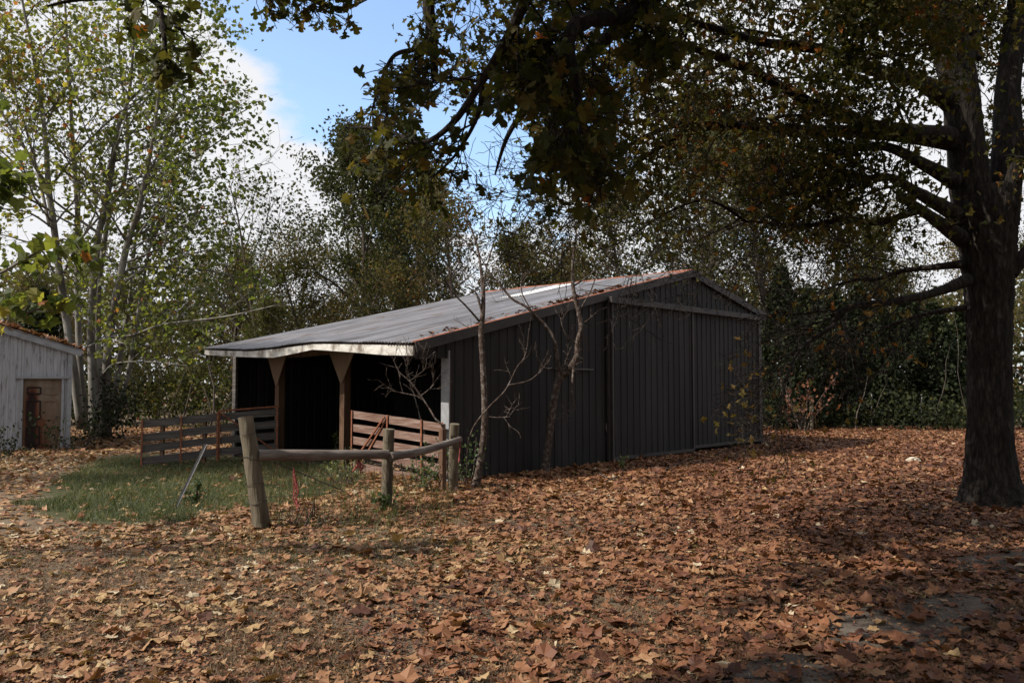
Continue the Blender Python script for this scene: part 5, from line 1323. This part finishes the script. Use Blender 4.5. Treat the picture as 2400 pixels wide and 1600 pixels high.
# short dry turf between the leaves
N_ = 150000
P = ground_points(N_, -150, 2550, 1095, 1640)
sp = np.zeros(len(P), bool)
for s in SLABS: sp |= inside(s, P[:, 0], P[:, 1])
dn = fbm(P[:, 0], P[:, 1], 1.6, 51)
k = (dn > 0.36) & ~sp & (np.dot(P - A, Vv) < 0.05)
P = P[k]; P[:, 2] = gz(P[:, 0], P[:, 1]) - 0.004; n = len(P)
blades('dry_grass', 'dry_grass', P, rng.uniform(0.015, 0.055, n), rng.uniform(0.0014, 0.0028, n), np.clip(rng.normal(0.45, 0.25, n), 0, 1), 0.9)
N_ = 16000
P = ground_points(N_, -150, 1300, 1060, 1330)
dn = fbm(P[:, 0], P[:, 1], 1.3, 57)
k = (dn > 0.52) & (np.dot(P - A, Vv) < 0.3)
P = P[k]; P[:, 2] = gz(P[:, 0], P[:, 1]) - 0.004; n = len(P)
blades('grass', 'grass', P, rng.uniform(0.03, 0.09, n), rng.uniform(0.002, 0.004, n), np.clip(rng.normal(0.5, 0.25, n), 0, 1), 0.6)

# ================================================================== fallen leaves
def leaf_density(x, y):
    px, py, _ = pix(np.stack([x, y, np.zeros_like(x)], -1))
    d = np.interp(px, [-200, 300, 800, 1200, 1500, 2400], [0.42, 0.48, 0.72, 1.1, 1.3, 1.35])
    d = d * np.interp(py, [1000, 1080, 1250, 1400, 1600], [1.25, 1.2, 1.0, 0.85, 0.85])
    d = np.where((px < 700) & (py > 1240), np.maximum(d, 0.55), d)
    fb = fbm(x, y, 1.3, 61)
    d = d * np.where(px < 1500, np.clip(0.32 + 1.75 * (fb - 0.17), 0.22, 1.6), np.clip(0.35 + 1.5 * (fb - 0.12), 0.15, 1.6))
    d = np.where(inside(GRASS, x, y), d * 0.13, d)
    for s in SLABS:
        s = np.array(s); c = s.mean(0)
        d = np.where(inside(c + (s - c) * 0.9, x, y), d * 0.12, d)
    ub = np.dot(np.stack([x, y, np.zeros_like(x)], -1) - A * np.array([1, 1, 0]), Vv); uu_ = np.dot(np.stack([x, y, np.zeros_like(x)], -1) - A * np.array([1, 1, 0]), U)
    inb = (ub > -0.02) & (ub < LEN) & (uu_ > 0.0) & (uu_ < UR)
    d = np.where(inb & (uu_ > 1.2), 0, d); d = np.where(inb & (uu_ <= 1.2), d * 0.6, d)
    d = np.where((np.abs(ub) < 0.5) & (uu_ > 0) & (uu_ < UR) & (ub < -0.02), 1.3, d)
    return d
N_ = 620000
x = rng.uniform(-20, 24, N_); y = 3.6 + 28 * rng.random(N_) ** 1.25
vis = (np.abs(x) < 0.68 * y + 1.5)
x, y = x[vis], y[vis]
k = rng.random(len(x)) < leaf_density(x, y) * 0.62
x, y = x[k], y[k]; n = len(x)
px, py, _ = pix(np.stack([x, y, np.zeros(n)], -1))
sz = 0.036 + 0.085 * rng.random(n) ** 1.5; sz *= np.where(rng.random(n) < 0.10, 1.4, 1.0)
lift = rng.random(n) ** 2 * 0.03
tilt = np.where(rng.random(n) < 0.09, 0.75, 0.28)
P = np.stack([x, y, gz(x, y) + 0.012 + lift], -1)
for s in SLABS: P[:, 2] += np.where(inside(s, x, y), 0.04, 0)
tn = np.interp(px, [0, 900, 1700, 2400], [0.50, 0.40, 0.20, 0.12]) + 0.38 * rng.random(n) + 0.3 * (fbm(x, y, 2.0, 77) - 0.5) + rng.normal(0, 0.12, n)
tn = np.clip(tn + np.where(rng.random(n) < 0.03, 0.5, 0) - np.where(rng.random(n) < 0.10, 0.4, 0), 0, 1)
rot = rotations(n, 1.0)
base = rotations(n, 0.15); steep = rotations(n, 0.48)
rot = np.where((tilt > 0.5)[:, None, None], steep, base)
score = np.where((px > 0) & (px < 2400) & (py < 1590) & (py > 900), sz / np.maximum(y, 1), 0)
top = np.argsort(-score)[:300]; rest = np.setdiff1d(np.arange(n), top)
nearr = rest[y[rest] < 11]; farr = rest[y[rest] >= 11]
g = Geo()
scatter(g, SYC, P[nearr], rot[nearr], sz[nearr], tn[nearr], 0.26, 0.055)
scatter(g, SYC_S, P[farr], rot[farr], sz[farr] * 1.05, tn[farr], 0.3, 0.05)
NC = 70000                                                          # crumbled bits of leaf between the whole ones
C = ground_points(NC, -100, 2500, 1120, 1640)
sc_ = np.zeros(NC, bool)
for s in SLABS: sc_ |= inside(s, C[:, 0], C[:, 1])
C = C[(~sc_ | (rng.random(NC) < 0.25)) & (np.dot(C - A, Vv) < -0.03) & ~inside(GRASS, C[:, 0], C[:, 1])]
C[:, 2] = gz(C[:, 0], C[:, 1]) + 0.006 + 0.01 * rng.random(len(C)); nc = len(C)
for s in SLABS: C[:, 2] += np.where(inside(s, C[:, 0], C[:, 1]), 0.03, 0)
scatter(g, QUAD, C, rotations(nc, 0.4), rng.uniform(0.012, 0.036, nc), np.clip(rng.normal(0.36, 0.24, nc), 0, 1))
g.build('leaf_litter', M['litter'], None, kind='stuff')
print('litter', n)
WORDS = ['dark russet', 'reddish brown', 'warm brown', 'tan', 'pale tan']
metas = {}
for c in range(5):
    for v in range(5):
        g = Geo(); scatter(g, SYC, np.zeros((1, 3)), np.eye(3)[None], [1.0], np.array([0.06 + c * 0.215]), 0.26, 0.065)
        metas[c, v] = g.mesh('fallen_leaf', M['litter'])
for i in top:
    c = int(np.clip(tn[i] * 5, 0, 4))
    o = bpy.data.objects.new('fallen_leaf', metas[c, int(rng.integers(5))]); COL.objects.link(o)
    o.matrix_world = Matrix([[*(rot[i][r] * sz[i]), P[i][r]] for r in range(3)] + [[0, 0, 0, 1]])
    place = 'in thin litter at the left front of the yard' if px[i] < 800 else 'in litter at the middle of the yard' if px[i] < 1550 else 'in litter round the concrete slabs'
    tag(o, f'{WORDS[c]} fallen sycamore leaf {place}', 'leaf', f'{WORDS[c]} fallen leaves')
# leaves caught along the rusty rake of the barn roof
g = Geo(); n = 500
uq = np.clip(rng.beta(1.2, 1.2, n) * 7.0 - 0.5, -0.6, RU); tq = T0 + 0.08 + np.abs(rng.normal(0, 0.10, n))
kq = rng.random(n) < np.where((uq > 2.8) & (uq < 5.2), 0.7, 0.16)
uq, tq = uq[kq], tq[kq]; n = len(uq)
P = np.array([B(a, b, roof_z(a, b) + 0.045 + 0.02 * rng.random()) for a, b in zip(uq, tq)])
scatter(g, SYC_S, P, rotations(n, 0.3), rng.uniform(0.06, 0.11, n), rng.random(n) * 0.4, 0.3, 0.05)
g.build('leaf_litter', M['litter'], None, kind='stuff')
# fallen sticks
for (pts, lab) in (([(1405, 1110), (1440, 1122), (1462, 1098), (1480, 1085)], 'thin forked stick lying in leaves before the sliding door'), ([(1560, 1100), (1600, 1082), (1650, 1062)], 'long thin twig lying in leaves by the door corner')):
    Pq = spline([gp(*q, 0.06) for q in pts], 10)
    Geo().tube(Pq, np.linspace(0.012, 0.005, 10), 5).build('stick', M['sapling_bark'], None, label=lab, cat='stick', org=Pq[0])
